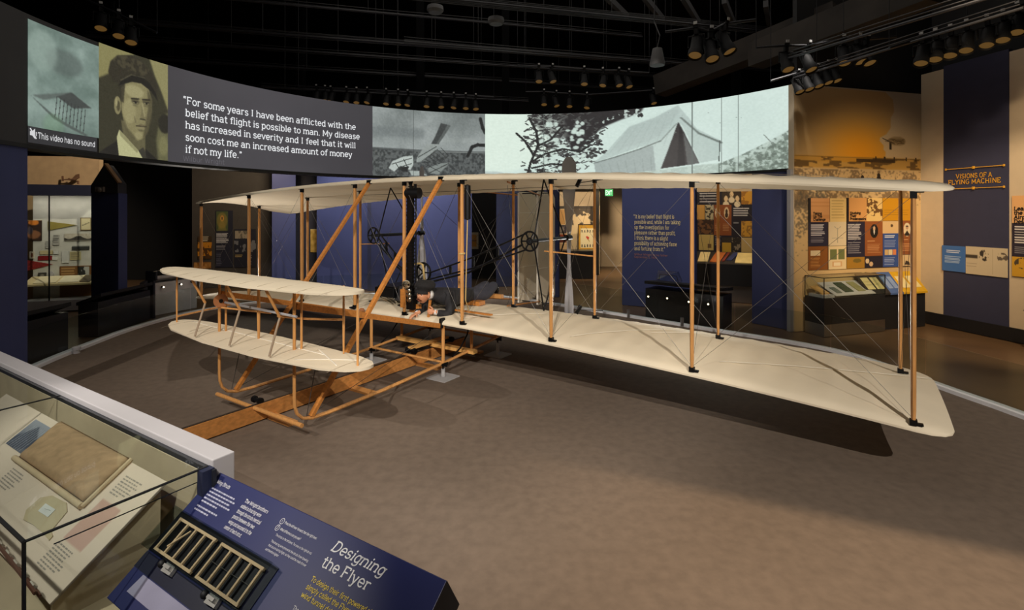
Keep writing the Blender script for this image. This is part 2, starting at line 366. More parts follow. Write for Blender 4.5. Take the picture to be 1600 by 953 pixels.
def text_quads(s, serif=True, wt=.85, slant=0):
    Q = []; x = 0
    def seg(p, q, ext=.0):
        dx, dy = q[0]-p[0], q[1]-p[1]; L = math.hypot(dx, dy)
        if L < 1e-6: return
        ux, uy = dx/L, dy/L; nx, ny = -uy*wt/2, ux*wt/2; e = ext
        a = (p[0]-ux*e, p[1]-uy*e); b = (q[0]+ux*e, q[1]+uy*e)
        Q.append([(a[0]+nx+x, a[1]+ny), (b[0]+nx+x, b[1]+ny), (b[0]-nx+x, b[1]-ny), (a[0]-nx+x, a[1]-ny)])
    for ch in s:
        if ch == ' ': x += 2.6; continue
        w, st = GL[ch]
        for k in st:
            for i in range(len(k)-1): seg(k[i], k[i+1], wt*.18)
            if serif and ch.isalpha() or ch == '1':
                for e, f in ((k[0], k[1]), (k[-1], k[-2])):
                    if e[1] in (0, 5, 7, -2) and abs(e[1]-f[1]) > 1.9 and len(k) < 13 or (len(k) >= 3 and e[1] == 0 and f[0] == e[0]):
                        if serif:
                            left = e[1] in (5, 7) and ch in 'bdhiklmnprujy'
                            seg((e[0]-.85, e[1]+(.3 if e[1] <= 0 else -.3)), (e[0]+(.3 if left else .85), e[1]+(.3 if e[1] <= 0 else -.3)))
        x += w+.55
    if slant: Q = [[(px+py*slant, py) for px, py in q] for q in Q]
    return Q, x
def lettering(name, lines, size, lead, fn, m, parent=None, serif=True, wt=.85, slant=0, align='l', width=None):
    """lines of text; size = cap height; fn(x, y) maps text metres (y up, first baseline at 0) to a point."""
    b = MB(); k = size/7
    for i, ln in enumerate(lines):
        Q, w = text_quads(ln, serif, wt, slant); kx = k
        if width: kx = width[i]/w if width[i] else k
        off = {'l': 0, 'c': -w*kx/2, 'r': -w*kx}[align]
        for q in Q: b.quad(*[fn(off+px*kx, py*k-i*lead) for px, py in q])
    return b.build(name, m, parent, fix=False)
def twidth(s, size, serif=True): return text_quads(s, serif)[1]*size/7

# ================================================================== the setting
M_floor = mat('stained_floor', (96, 74, 52), .32, var=.18, scale=1.2, bump=.03)
M_plat = mat('platform_carpet', (112, 98, 86), .9, var=.11, scale=11.0, bump=.2, spec=.2)
M_black = mat('black_paint', (16, 16, 18), .6)
M_dark = mat('dark_grey_paint', (44, 44, 46), .7)
M_navy = mat('navy_wall_paint', (58, 66, 112), .75, var=.05, scale=2)
M_beige = mat('beige_wall_paint', (196, 178, 152), .8, var=.03)
M_white = mat('white_laminate', (190, 187, 190), .45, var=.02)
M_grey = mat('grey_laminate', (150, 150, 156), .45, var=.03)
M_steel = mat('brushed_steel', (170, 170, 172), .35, 1, var=.05)
M_blk_lam = mat('black_laminate', (30, 30, 33), .4, var=.05)
M_glass = glass('clear_glass')
M_acr = glass('clear_acrylic', .12, (236, 240, 240), .05)
M_frost = bpy.data.materials.new('frosted_acrylic'); M_frost.use_nodes = True
_nt = M_frost.node_tree; _d = _nt.nodes.new('ShaderNodeBsdfDiffuse'); _d.inputs[0].default_value = (.75, .74, .74, 1); _t = _nt.nodes.new('ShaderNodeBsdfTransparent'); _m = _nt.nodes.new('ShaderNodeMixShader'); _m.inputs[0].default_value = .38
_nt.links.new(_t.outputs[0], _m.inputs[1]); _nt.links.new(_d.outputs[0], _m.inputs[2]); _nt.links.new(_m.outputs[0], _nt.nodes['Material Output'].inputs[0])
M_print = printmat('printed_panel'); M_proj = printmat('projected_image', 1.0)
KERB = [(-6.2, 5.3), (-6.83, 7.4), (-7.02, 8.36), (-7.26, 10.02), (-7.0, 11.9), (-5.4, 13.3), (-3.2, 14.0), (-1.4, 14.0), (-.2, 13.4), (.72, 12.6), (1.45, 11.95), (2.5, 10.9), (3.91, 9.5), (4.63, 8.85), (5.22, 8.15), (5.35, 7.4), (5.42, 6.45), (5.57, 5.58), (5.65, 3.0), (5.65, -4)]
def smooth(P, k=2):
    for _ in range(k):
        q = [P[0]]
        for a, b in zip(P, P[1:]): q += [(a[0]*.75+b[0]*.25, a[1]*.75+b[1]*.25), (a[0]*.25+b[0]*.75, a[1]*.25+b[1]*.75)]
        P = q+[P[-1]]
    return P
KS = smooth(KERB, 2)
b = MB(); b.box((0, 8, -.06), (44, 44, .1)); struct(b.build('floor', M_floor))
poly = [(x, y, -.008) for x, y in KS]+[(-4, -4, -.008), (-6.0, 1, -.008)]
b = MB(); b.prism(poly, (0, 0, .008)); struct(b.build('floor_platform', M_plat))
def strip(P, off0, off1, z0, z1):                        # band along a plan path
    b = MB(); V = []
    for i, (x, y) in enumerate(P):
        a = P[max(0, i-1)]; c = P[min(len(P)-1, i+1)]; t = Vector((c[0]-a[0], c[1]-a[1])).normalized(); n = Vector((-t.y, t.x))
        for o_, z in ((off0, z0), (off1, z0), (off1, z1), (off0, z1)): V.append((x+n.x*o_, y+n.y*o_, z))
    F = []
    for i in range(len(P)-1):
        for k in range(4): F.append((i*4+k, i*4+(k+1) % 4, i*4+4+(k+1) % 4, i*4+4+k))
    F += [(0, 1, 2, 3), tuple(4*(len(P)-1)+k for k in (3, 2, 1, 0))]
    return b.add(V, F)
struct(strip(KS, 0, .13, -.01, .045).build('trim_1', mat('white_kerb', (240, 240, 244), .5, var=.02)))
# glass barrier standing in the kerb: one pane per stretch
def seglen(P): return [math.dist(a, b) for a, b in zip(P, P[1:])]
def sub(P, s0, s1):
    out = []; s = 0
    for a, b in zip(P, P[1:]):
        L = math.dist(a, b)
        if s+L >= s0 and s <= s1:
            t0 = max(0, (s0-s)/L); t1 = min(1, (s1-s)/L)
            p = (a[0]+(b[0]-a[0])*t0, a[1]+(b[1]-a[1])*t0); q = (a[0]+(b[0]-a[0])*t1, a[1]+(b[1]-a[1])*t1)
            if not out: out.append(p)
            out.append(q)
        s += L
    return out
TOT = sum(seglen(KS)); npan = 22
M_gedge = mat('glass_edge', (60, 74, 70), .2)
GREC = {}
def which_pane(i):
    p = sub(KS, TOT*(i+.5)/npan, TOT*(i+.52)/npan)[0]
    return p
for i in range(npan):
    s0, s1 = TOT*i/npan+.012, TOT*(i+1)/npan-.012
    P = sub(KS, s0, s1); p = P[len(P)//2]
    if p[1] < (6.0 if p[0] < 0 else 1.5): continue
    o = strip(P, .05, .062, .04, .57).build('glass_barrier', M_glass)
    u = 800+FPX*p[0]/p[1]
    GREC[i] = (o, u, p)
order = sorted(GREC, key=lambda i: GREC[i][1])
ORD = ['first', 'second', 'third', 'fourth', 'fifth', 'sixth', 'seventh', 'eighth', 'ninth', 'tenth']
nl = [i for i in order if GREC[i][1] < 330]; nm = [i for i in order if 330 <= GREC[i][1] < 980]; nr = [i for i in order if GREC[i][1] >= 980]
for grp, txt in ((nl, 'pane from the left, by the display cabinet'), (nm, 'pane from the left behind the biplane'), (nr, 'pane right of the wide reader rail')):
    for k, i in enumerate(grp):
        tag(GREC[i][0], 'clear glass barrier, '+ORD[min(k, 9)]+' '+txt, 'barrier', 'glass barriers round the platform')

M_uw = mat('charcoal_upper_wall', (34, 34, 36), .85)
# ---- plan of the surrounding walls
def hit(u, A, B):                                        # where the sight line of picture column u meets the plan line A-B
    k = (u-800)/FPX; dx, dy = B[0]-A[0], B[1]-A[1]
    t = (k*A[1]-A[0])/(dx-k*dy); return (A[0]+dx*t, A[1]+dy*t)
def zz(v, D): return EYE-(v-HOR)*D/FPX
def wallbox(name, A, B, z0, z1, m, th=.12, side=1):
    t = Vector((B[0]-A[0], B[1]-A[1])).normalized(); n = Vector((-t.y, t.x))*th*side
    b = MB(); b.prism([(A[0], A[1], z0), (B[0], B[1], z0), (B[0]+n.x, B[1]+n.y, z0), (A[0]+n.x, A[1]+n.y, z0)], (0, 0, z1-z0))
    return b.build(name, m)
MA, MBp, RC, RE = (5.29, 9.64), (8.37, 10.5), (8.74, 8.77), (9.45, 5.45)
# outer shell
struct(wallbox('wall_back', (-20, 24), (20, 24), 0, 9.5, M_black)); struct(wallbox('wall_left', (-18, -6), (-18, 24), 0, 9.5, M_black))
struct(wallbox('wall_right', (13.5, 24), (13.5, -6), 0, 9.5, M_dark)); struct(wallbox('wall_front', (20, -8), (-20, -8), 0, 9.5, M_black))
b = MB(); b.box((0, 8, 9.55), (44, 36, .1)); struct(b.build('ceiling', M_black))
# mural wall (right of the screen), right wall with pilasters
def on(A, B, u, v, off=0):
    p = hit(u, A, B); t = Vector((B[0]-A[0], B[1]-A[1])).normalized(); n = Vector((t.y, -t.x))
    q = Vector((p[0], p[1], zz(v, p[1]))); return q+Vector((n.x, n.y, 0))*off
def plane_fn(A, B, off=0.0):                             # metres along A-B and height -> point just off the wall's face
    t = Vector((B[0]-A[0], B[1]-A[1])).normalized(); n = Vector((t.y, -t.x))
    return lambda s, z: Vector((A[0]+t.x*s+n.x*off, A[1]+t.y*s+n.y*off, z))
def along(A, B, p): t = Vector((B[0]-A[0], B[1]-A[1])).normalized(); return (p[0]-A[0])*t.x+(p[1]-A[1])*t.y
struct(wallbox('wall_mural', MA, MBp, 0, 4.66, M_beige, .15))
struct(wallbox('wall_mural_upper', (5.55, 10.0), (9.6, 11.2), 4.4, 9.5, M_uw, .1))
struct(wallbox('wall_visions', MBp, RE, 0, 5.05, M_beige, .15))
struct(wallbox('wall_visions_upper', (8.75, 10.7), (10.25, 4.8), 5.0, 9.5, M_uw, .1))
# navy bay between the beige pilasters on the right wall
p0, p1 = hit(1475, MBp, RE), hit(1577, MBp, RE)
fnR = plane_fn(MBp, RE, .012); s0, s1 = along(MBp, RE, p0), along(MBp, RE, p1)
b = MB(); b.prism([fnR(s0, .22), fnR(s1, .22), fnR(s1, 5.1), fnR(s0, 5.1)], (.1, .02, 0)); struct(b.build('wall_visions_bay', mat('deep_navy_bay', (46, 48, 74), .8, var=.05)))
fnB = plane_fn(MBp, RE, .035); L = math.dist(MBp, RE)
b = MB(); b.prism([fnB(0, 0), fnB(L, 0), fnB(L, .24), fnB(0, .24)], (.04, .01, 0)); struct(b.build('baseboard_right', M_blk_lam))
# ---- mural print on the wall right of the screen
pw, ph = 260, 420
pc = Pic(pw, ph, (206, 184, 150))
pc.gradv((178, 170, 160), (212, 180, 130), 0, .35)
X, Y = pc.X, pc.Y
glow = np.exp(-(((X-.50)/.30)**2+((Y-.27)/.14)**2))[..., None]
prof = [(0, .005), (.70, .005), (.765, .035), (.775, .085), (.745, .115), (.748, .155), (.71, .185), (.66, .20), (.655, .215), (.69, .235), (.685, .25), (.705, .262), (.70, .285), (.69, .31), (.0, .31)]
face = blur(pc.mask(prof).astype(float)[..., None], 1)
amber = np.array((232, 156, 26.)); tanc = np.array((176, 150, 112.))
pc.a = pc.a*(1-face)+(tanc*(1-glow)+amber*glow)*face
st_ = lambda c, sd: np.repeat(noise2(ph, pw//4, c, sd), 4, axis=1)
nz = st_(5, 4)
pc.put((Y > .285) & (Y < .335), (190, 140, 50), 2, .7)
pc.put((Y > .287) & (Y < .335) & (nz > .5+abs(Y-.312)*5), (70, 50, 24), 1, .7)
pc.rect(.47, .292, .78, .308, (58, 42, 22), 0, .9); pc.rect(.0, .287, 1, .291, (90, 66, 28), 0, .6)
for x in (.62, .69, .77, .87, .95): pc.rect(x, .28, x+.012, .297, (60, 44, 22))
gr = noise2(ph, pw, 3, 9)*.5+noise2(ph, pw, 24, 19)*.5
pc.put((Y > .34) & (Y < .50) & (gr > .50+.9*np.clip(X-.3, 0, 1)*abs(Y-.40)), (84, 66, 48), 1, .6)
pc.put((X < .26) & (Y > .40) & (Y < .72) & (noise2(ph, pw, 3, 21)*.6+.4*noise2(ph, pw, 16, 22) > .44+1.2*abs(Y-.5)), (76, 72, 66), 1, .6)
for x, y in ((.50, .40), (.63, .39)): pc.rect(x, y-.02, x+.035, y+.035, (50, 40, 30)); pc.ell(x+.018, y-.027, .014, .011, (40, 30, 24))
for i in range(9): pc.line(.70+.012*i, .215-.012*math.sin(i*.5), .86, .222-.006*(i % 4), .0025, (70, 56, 36), 0, .8)
pc.line(.68, .203, .78, .225, .004, (50, 40, 26)); pc.rect(.735, .215, .752, .25, (46, 38, 26)); pc.ell(.80, .212, .07, .020, (120, 96, 58), 2, .5)
fnM = plane_fn(MA, MBp, .006); LM = math.dist(MA, MBp)
mur = pic_mesh('mural_print', pc, lambda x, y: fnM(.01+x*(LM-.03), 4.655*(1-y)), M_print)
tag(mur, 'sepia mural of a head in profile beside a flying machine, right of the screen', 'mural')

# ---- the big curved screen
SCX, SCY, SR = .1, 6.7, 6.0; SZ0, SZ1 = 3.08, 4.66
def cyl(u, r=SR):                                        # far hit of picture column u with the screen's curve -> angle
    k = (u-800)/FPX; a = k*k+1; bq = -2*(k*SCX+SCY); c = SCX**2+SCY**2-r*r
    y = (-bq+math.sqrt(bq*bq-4*a*c))/(2*a); th = math.atan2(y-SCY, k*y-SCX); return th+2*PI if th < -PI/2 else th
def cpt(th, z, r=SR): return Vector((SCX+r*math.cos(th), SCY+r*math.sin(th), z))
def curved_wall(b, th0, th1, r0, r1, z0, z1, n=24):
    V = []; F = []
    for i in range(n+1):
        th = th0+(th1-th0)*i/n
        V += [cpt(th, z0, r0), cpt(th, z0, r1), cpt(th, z1, r1), cpt(th, z1, r0)]
    for i in range(n):
        for k in range(4): F.append((i*4+k, i*4+(k+1) % 4, i*4+4+(k+1) % 4, i*4+4+k))
    F += [(0, 1, 2, 3), tuple(4*n+k for k in (3, 2, 1, 0))]
    return b.add(V, F)
TH_L, TH_R = cyl(43)+.55, cyl(1241)
scr = empty('curved_screen', cpt((TH_L+TH_R)/2, SZ0)); tag(scr, 'huge curved overhead screen showing old photographs and a long quotation', 'screen')
b = MB(); curved_wall(b, TH_L, TH_R, SR+.004, SR+.16, SZ0, SZ1, 90); keep(b.build('screen_shell', mat('screen_grey', (58, 58, 61), .7, var=.03)), scr)
b = MB(); curved_wall(b, TH_L, TH_R, SR-.002, SR+.30, SZ0-.05, SZ0, 90); keep(b.build('lower_edge', M_black), scr)
def scr_fn(u0, u1, zb=SZ0, zt=SZ1, r=SR-.004):
    a0, a1 = cyl(u0), cyl(u1)
    return lambda x, y: cpt(a0+(a1-a0)*x, zt+(zb-zt)*y, r)
def scr_pic(name, pic, u0, u1, zb=SZ0, zt=SZ1, label=None, m=None):
    o = pic_mesh(name, pic, scr_fn(u0, u1, zb, zt), m or M_proj); keep(o, scr)
    if label: o['label'] = label
    return o
# picture 1: a tethered box glider in a cloudy sky
p = Pic(110, 150, (118, 136, 128)); nz = noise2(150, 110, 40, 2); p.a += ((nz-.5)*90)[..., None]
p.ell(.5, .30, .26, .13, (78, 88, 84), 22, .6); p.ell(.2, .25, .2, .2, (150, 168, 158), 24, .6)
p.gradv  # keep sky
p.poly([(.06, .70), (.60, .575), (.88, .69), (.64, .735), (.42, .66), (.22, .72)], (84, 92, 88), 2, .8)
p.poly([(.40, .655), (.60, .575), (.88, .69), (.62, .735)], (62, 66, 64), 1, .9)
p.poly([(.03, .70), (.40, .865), (.84, .985), (.80, 1.0), (.52, .93), (.34, .875)], (78, 86, 82), 1, .9)
for i in range(9): x = .40+.05*i; p.line(x, .655+.008*i, x-.03, .86+.013*i, .008, (48, 50, 50), 0, .95)
p.ell(.35, .95, .14, .12, (96, 132, 96), 18, .35); p.grain(5, 3, 5)
scr_pic('glider_picture', p, 43, 154, 3.30, 4.60)
# caption strip below picture 1
p = Pic(90, 20, (44, 44, 47)); scr_pic('caption_strip', p, 43, 151, 3.10, 3.298)
a0, a1 = cyl(43), cyl(151)
CAPT = lambda x, y: cpt(a0+(a1-a0)*(x/1.0), 3.17+y, SR-.012)
CW = SR*abs(a1-a0)
M_cap = emit('caption_white', (226, 226, 228), .85)
o = lettering('caption_text', ['This video has no sound'], .074, .1, lambda x, y: cpt(a0+(a1-a0)*(.13+.86*x/(CW*.86)), 3.165+y, SR-.012), M_cap, None, serif=False, wt=.95, width=[CW*.84]); keep(o, scr)
b = MB()
sp = lambda x, y: cpt(a0+(a1-a0)*x, 3.15+y, SR-.012)
b.add([sp(.02, .04), sp(.05, .04), sp(.09, .0), sp(.09, .13), sp(.05, .09), sp(.02, .09)], [(0, 1, 2, 3, 4, 5)]); b.quad(sp(.015, .12), sp(.03, .13), sp(.115, .01), sp(.10, .0)); b.quad(sp(.1, .04), sp(.112, .04), sp(.112, .09), sp(.1, .09))
keep(b.build('muted_speaker_icon', M_cap, fix=False), scr)
# picture 2: portrait of a man in a flat cap
p = Pic(230, 310, (60, 58, 42)); p.poly([(0, 0), (.5, 0), (.30, .10), (.13, .26), (0, .32)], (150, 144, 94), 16); p.poly([(.72, 0), (1, 0), (1, .48), (.9, .3), (.8, .15)], (156, 150, 102), 14)
p.poly([(.88, .55), (1, .5), (1, 1), (.85, 1), (.82, .8)], (112, 110, 76), 22); p.ell(.95, .62, .1, .1, (44, 42, 34), 16); p.ell(.93, .85, .07, .1, (150, 146, 100), 18, .6)
p.poly([(0, 1), (.08, .95), (.26, .86), (.5, .92), (.66, .90), (.84, 1)], (36, 34, 30), 2)
p.poly([(.31, .66), (.66, .72), (.66, .98), (.38, .98)], (108, 102, 72), 4)
p.poly([(.25, .83), (.285, .755), (.36, .80), (.56, .93), (.63, 1), (.28, 1)], (206, 204, 152), 1); p.poly([(.56, .93), (.63, .89), (.66, .93), (.68, 1), (.62, 1)], (62, 60, 50), 1); p.poly([(.285, .755), (.36, .80), (.56, .93), (.54, .955), (.30, .81)], (164, 160, 116), 2)
p.poly([(.31, .36), (.40, .27), (.58, .25), (.70, .28), (.755, .40), (.755, .52), (.73, .62), (.70, .72), (.64, .80), (.55, .835), (.45, .79), (.36, .70), (.32, .58)], (150, 142, 100), 3)
p.ell(.50, .36, .14, .06, (182, 174, 128), 16, .8); p.ell(.43, .56, .09, .12, (174, 166, 120), 18, .8); p.ell(.56, .78, .06, .035, (172, 164, 120), 10, .7)
p.poly([(.69, .30), (.765, .40), (.755, .60), (.70, .74), (.62, .82), (.66, .66), (.70, .50)], (84, 78, 56), 12, .8); p.poly([(.34, .62), (.40, .72), (.54, .82), (.46, .82), (.36, .72)], (96, 90, 64), 8, .7)
p.poly([(.28, .34), (.37, .30), (.345, .50), (.30, .47)], (54, 50, 38), 5, .8); p.ell(.262, .53, .05, .085, (146, 138, 98), 2); p.ell(.272, .535, .024, .05, (88, 82, 58), 4); p.ell(.245, .50, .015, .04, (176, 168, 122), 3)
for x, y in ((.515, .465), (.675, .45)):
    p.ell(x, y-.012, .058, .032, (92, 86, 62), 8, .8); p.line(x-.055, y-.030, x+.05, y-.042, .013, (46, 42, 32), 2); p.ell(x, y, .036, .012, (136, 130, 96), 1); p.ell(x+.004, y-.001, .015, .012, (34, 32, 26), 1); p.line(x-.036, y-.008, x+.036, y-.010, .007, (44, 40, 32), 1); p.ell(x-.004, y+.03, .04, .009, (110, 104, 74), 4, .7)
p.poly([(.61, .45), (.655, .56), (.675, .60), (.645, .622), (.585, .615), (.60, .56)], (126, 118, 84), 4, .8); p.line(.615, .46, .650, .58, .014, (190, 182, 136), 3, .7); p.line(.585, .617, .66, .617, .012, (66, 62, 46), 2)
p.line(.50, .60, .52, .66, .01, (110, 102, 74), 4, .8)
p.line(.53, .69, .67, .682, .012, (66, 58, 44), 1); p.ell(.61, .675, .055, .010, (118, 108, 78), 3, .8); p.ell(.605, .705, .045, .011, (150, 140, 102), 3); p.ell(.60, .728, .05, .010, (96, 90, 64), 5, .7)
p.poly([(.20, .32), (.13, .24), (.16, .14), (.26, .06), (.46, .015), (.60, .04), (.74, .12), (.85, .25), (.83, .36), (.74, .27), (.58, .20), (.42, .23), (.30, .32)], (54, 50, 38), 5); cn = noise2(310, 230, 9, 4)
p.put((((p.X-.46)/.26)**2+((p.Y-.12)/.08)**2 < 1) & (cn > .5), (88, 82, 60), 3, .7)
p.poly([(.27, .345), (.34, .26), (.46, .205), (.58, .19), (.72, .235), (.81, .32), (.845, .40), (.74, .315), (.60, .265), (.47, .272), (.36, .31)], (32, 30, 25), 3); p.line(.31, .285, .46, .205, .009, (116, 110, 84), 3, .8); p.line(.46, .205, .66, .20, .009, (92, 88, 66), 3, .8)
p.a = blur(p.a, 1)*.86; p.grain(6, 2.5, 8)
scr_pic('portrait_picture', p, 154, 262, 3.09, SZ1)
# quotation field and lettering
p = Pic(140, 60, (72, 70, 75)); p.a += ((noise2(60, 140, 30, 3)-.5)*10)[..., None]; p.gradv  # even dark field
p.a *= (1.0-.22*np.clip(abs(p.X-.45)*1.2, 0, 1))[..., None]
scr_pic('quotation_field', p, 262, 582, SZ0, SZ1)
aq0, aq1 = cyl(285), cyl(566); QW = SR*abs(aq1-aq0)
M_txt = emit('projected_lettering', (232, 234, 236), 1.0)
def qfn(z): return lambda x, y: cpt(aq0+(aq1-aq0)*x/QW, z+y, SR-.016)
lines = ['\u201cFor some years I have been afflicted with the', ' belief that flight is possible to man. My disease', ' has increased in severity and I feel that it will', ' soon cost me an increased amount of money', ' if not my life.\u201d']
dq = QW/max(twidth(l, .128) for l in lines); SZT = .128
wid = [twidth(l, SZT)*dq*.985 for l in lines]
o = lettering('quotation', lines, .122, .2065, qfn(4.085), M_txt, None, wt=.92, width=wid); keep(o, scr)
o = lettering('attribution', ['Wilbur Wright'], .085, .2, qfn(3.115), emit('dim_lettering', (104, 102, 108), 1), None, serif=False, wt=.5); keep(o, scr)
# picture 3: a wrecked glider on the dunes
p = Pic(240, 140, (150, 158, 156)); p.gradv((138, 146, 144), (158, 166, 164), 0, .6); p.a += ((noise2(140, 240, 60, 6)-.5)*np.where(p.Y < .6, 80, 30))[..., None]; p.a = blur(p.a, 6)
p.rect(0, .28, .45, .42, (116, 124, 124), 30, .6); p.rect(.55, .40, 1, .46, (168, 176, 172), 16, .5)
gnd = p.Y > .60+.02*np.sin(p.X*3); p.put(gnd, (84, 88, 88), 1); gn = noise2(140, 240, 4, 8); p.put(gnd & (gn > .55), (112, 118, 116), 0, .6); p.put(gnd & (gn < .42), (56, 60, 60), 0, .6); p.rect(0, .585, 1, .625, (70, 74, 74), 1, .7); p.rect(.6, .60, 1, .615, (150, 156, 152), 0, .6)
p.poly([(.60, .17), (.685, .20), (.63, .36), (.55, .55), (.49, .57), (.55, .37)], (70, 74, 74), 1); p.poly([(.66, .19), (.685, .20), (.56, .55), (.535, .56)], (96, 102, 100), 0)
p.poly([(.42, .62), (.47, .50), (.58, .49), (.56, .57), (.44, .76), (.38, .78), (.39, .70)], (158, 166, 162), 1); p.line(.40, .70, .56, .53, .012, (60, 64, 62)); p.line(.43, .76, .57, .57, .01, (70, 74, 72))
p.poly([(.14, .88), (.17, .78), (.27, .70), (.35, .68), (.36, .80), (.33, .90), (.24, .84), (.19, .93)], (196, 206, 200), 1)
for q in ((.17, .82, .34, .72), (.20, .80, .24, .90), (.27, .74, .30, .84), (.24, .86, .34, .80)): p.line(*q, .012, (52, 56, 54))
p.poly([(.24, .86), (.32, .84), (.30, .92), (.25, .92)], (48, 50, 50)); p.poly([(.32, .91), (.42, .91), (.48, .97), (.34, .98)], (176, 186, 180), 1)
p.poly([(.48, .86), (.60, .78), (.68, .77), (.58, .95), (.50, .94)], (140, 148, 144), 1); p.line(.50, .93, .67, .78, .014, (66, 70, 68)); p.line(.46, .80, .60, .92, .01, (56, 58, 58))
for i in range(6): p.line(.45+.03*i, .72-.035*i, .57+.02*i, .82-.03*i, .008, (46, 50, 48), 0, .8)
for x0, y0, x1, y1 in ((.84, .66, .88, .52), (.88, .52, .93, .485), (.93, .485, 1, .49), (.955, .08, .975, .22), (.975, .22, 1, .30)): p.line(x0, y0, x1, y1, .05, (40, 42, 42), 1)
p.a = p.a*.92; p.grain(7, 2.5, 12); p.put(abs(p.X-.355) < .002, (60, 64, 62), 0, .8)
scr_pic('wreck_picture', p, 582, 758, SZ0, SZ1)
# picture 4: an army tent beside a windblown tree
p = Pic(460, 150, (206, 224, 216)); p.a += ((noise2(150, 460, 50, 6)-.5)*12)[..., None]; r = random.Random(5)
p.ell(.05, .3, .2, .6, (228, 242, 226), 30, .6); p.ell(.02, .94, .05, .05, (186, 200, 194), 3)
dk = (48, 46, 47); md = (84, 86, 84); p.poly([(.25, 0), (.545, 0), (.535, .06), (.46, .16), (.41, .24), (.375, .36), (.345, .46), (.33, .62), (.305, .60), (.29, .44), (.262, .30)], dk, 5); p.poly([(.17, 0), (.27, 0), (.29, .36), (.24, .44), (.20, .30), (.15, .05)], (112, 116, 112), 12, .75)
for i in range(620):                                     # leaf sprays and twigs
    t = r.random(); x = .15+.25*t+.05*(r.random()-.5); y = r.random()*(.98-.5*max(0, t-.45)); w = .002+.007*r.random(); sl = 2.2*(r.random()-.55)
    if t < .2 and y > .5 and r.random() < .6: continue
    c = dk if r.random() < .75 else md; p.line(x-w, y-w*sl*3, x+w, y+w*sl*3, .010+.022*r.random(), c, 0, .85)
for i in range(70): x = .19+.17*r.random(); y = .15+.75*r.random(); p.ell(x, y, .004+.010*r.random(), .012+.025*r.random(), (204, 222, 212), 1, .9)
for i in range(40): x = .40+.14*r.random(); y = .02+.10*r.random()+max(0, .47-x); p.ell(x, y, .003+.006*r.random(), .010+.02*r.random(), (196, 212, 204) if r.random() < .4 else dk, 0, .9)
for q in ([(.145, 1), (.16, .75), (.185, .50), (.18, .28), (.155, .06)], [(.16, .75), (.21, .62), (.27, .55), (.33, .60)], [(.185, .50), (.23, .40), (.27, .20)], [(.165, .84), (.23, .78), (.31, .80)], [(.15, .95), (.20, .90), (.26, .95), (.32, .93)], [(.17, .64), (.14, .42), (.11, .30)], [(.33, .60), (.36, .52)]):
    for (x0, y0), (x1, y1) in zip(q, q[1:]): p.line(x0, y0, x1, y1, .028, (44, 44, 44), 0)
p.poly([(.375, .78), (.42, .62), (.46, .42), (.497, .26), (.58, .16), (.655, .02), (.69, .22), (.715, .38), (.79, .575), (.786, .63), (.72, .50), (.656, .26), (.61, .46), (.57, .545), (.53, .57)], (182, 198, 192), 1)
p.poly([(.497, .26), (.58, .16), (.655, .02), (.66, .12), (.60, .42), (.55, .50), (.44, .62), (.47, .42)], (172, 186, 181), 8, .7)
p.poly([(.378, .78), (.45, .70), (.535, .60), (.575, .555), (.60, .80), (.59, .97), (.385, .97)], (160, 172, 168), 1); p.poly([(.575, .555), (.61, .46), (.656, .27), (.625, .62), (.600, .90), (.585, .96)], (190, 206, 199), 1)
p.poly([(.656, .25), (.674, .40), (.722, .85), (.60, .90), (.625, .62)], (58, 55, 55), 1); p.poly([(.66, .32), (.668, .38), (.678, .87), (.652, .88)], (44, 42, 43), 0); p.poly([(.672, .42), (.69, .58), (.722, .85), (.685, .87)], (96, 98, 96), 1)
p.poly([(.668, .30), (.715, .46), (.784, .62), (.783, .82), (.724, .85)], (184, 200, 193), 1); p.line(.378, .78, .45, .70, .012, (96, 104, 100), 1); p.line(.45, .70, .535, .595, .014, (96, 104, 100), 1); p.line(.535, .595, .60, .50, .016, (104, 112, 108), 1); p.line(.60, .50, .65, .28, .012, (130, 140, 134), 1)
p.line(.665, .20, .72, .44, .02, (118, 128, 122), 1); p.line(.72, .44, .79, .60, .022, (112, 122, 116), 1); p.line(.785, .57, .783, .84, .012, (92, 100, 96), 0)
for i in range(7): p.line(.40+.028*i, .80-.012*i, .415+.026*i, .96, .006, (132, 144, 139), 1, .7)
for i in range(7): p.line(.50+.024*i, .27-.022*i, .43+.030*i, .64-.012*i, .006, (160, 175, 169), 1, .7)
bank = p.Y > .93-.06*np.clip((p.X-.55)/.2, 0, 1)-.36*np.clip((p.X-.78)/.22, 0, 1)**1.2; p.put(bank & (p.X > .52), (176, 192, 182), 2); g2 = noise2(150, 460, 4, 15)
p.put(bank & (p.X > .80) & (p.Y > .97-.40*np.clip((p.X-.80)/.2, 0, 1)), (124, 138, 126), 4, .8); p.put(bank & (p.X > .78) & (g2 > .60), (92, 102, 94), 0, .6); p.put(bank & (g2 < .40), (196, 212, 202), 0, .6)
for i in range(9): p.ell(.56+.4*r.random(), .1+.6*r.random(), .0015, .005, (120, 128, 122))
p.line(.915, .56, .935, .66, .01, (140, 150, 144)); p.grain(4, 2.5, 12); p.put((abs(p.X-.700) < .0012) | (abs(p.X-.79) < .0009) | (abs(p.X-.84) < .0009) | (abs(p.X-.205) < .0008), (96, 104, 100), 0, .8)
scr_pic('tent_picture', p, 758, 1241, SZ0, SZ1)

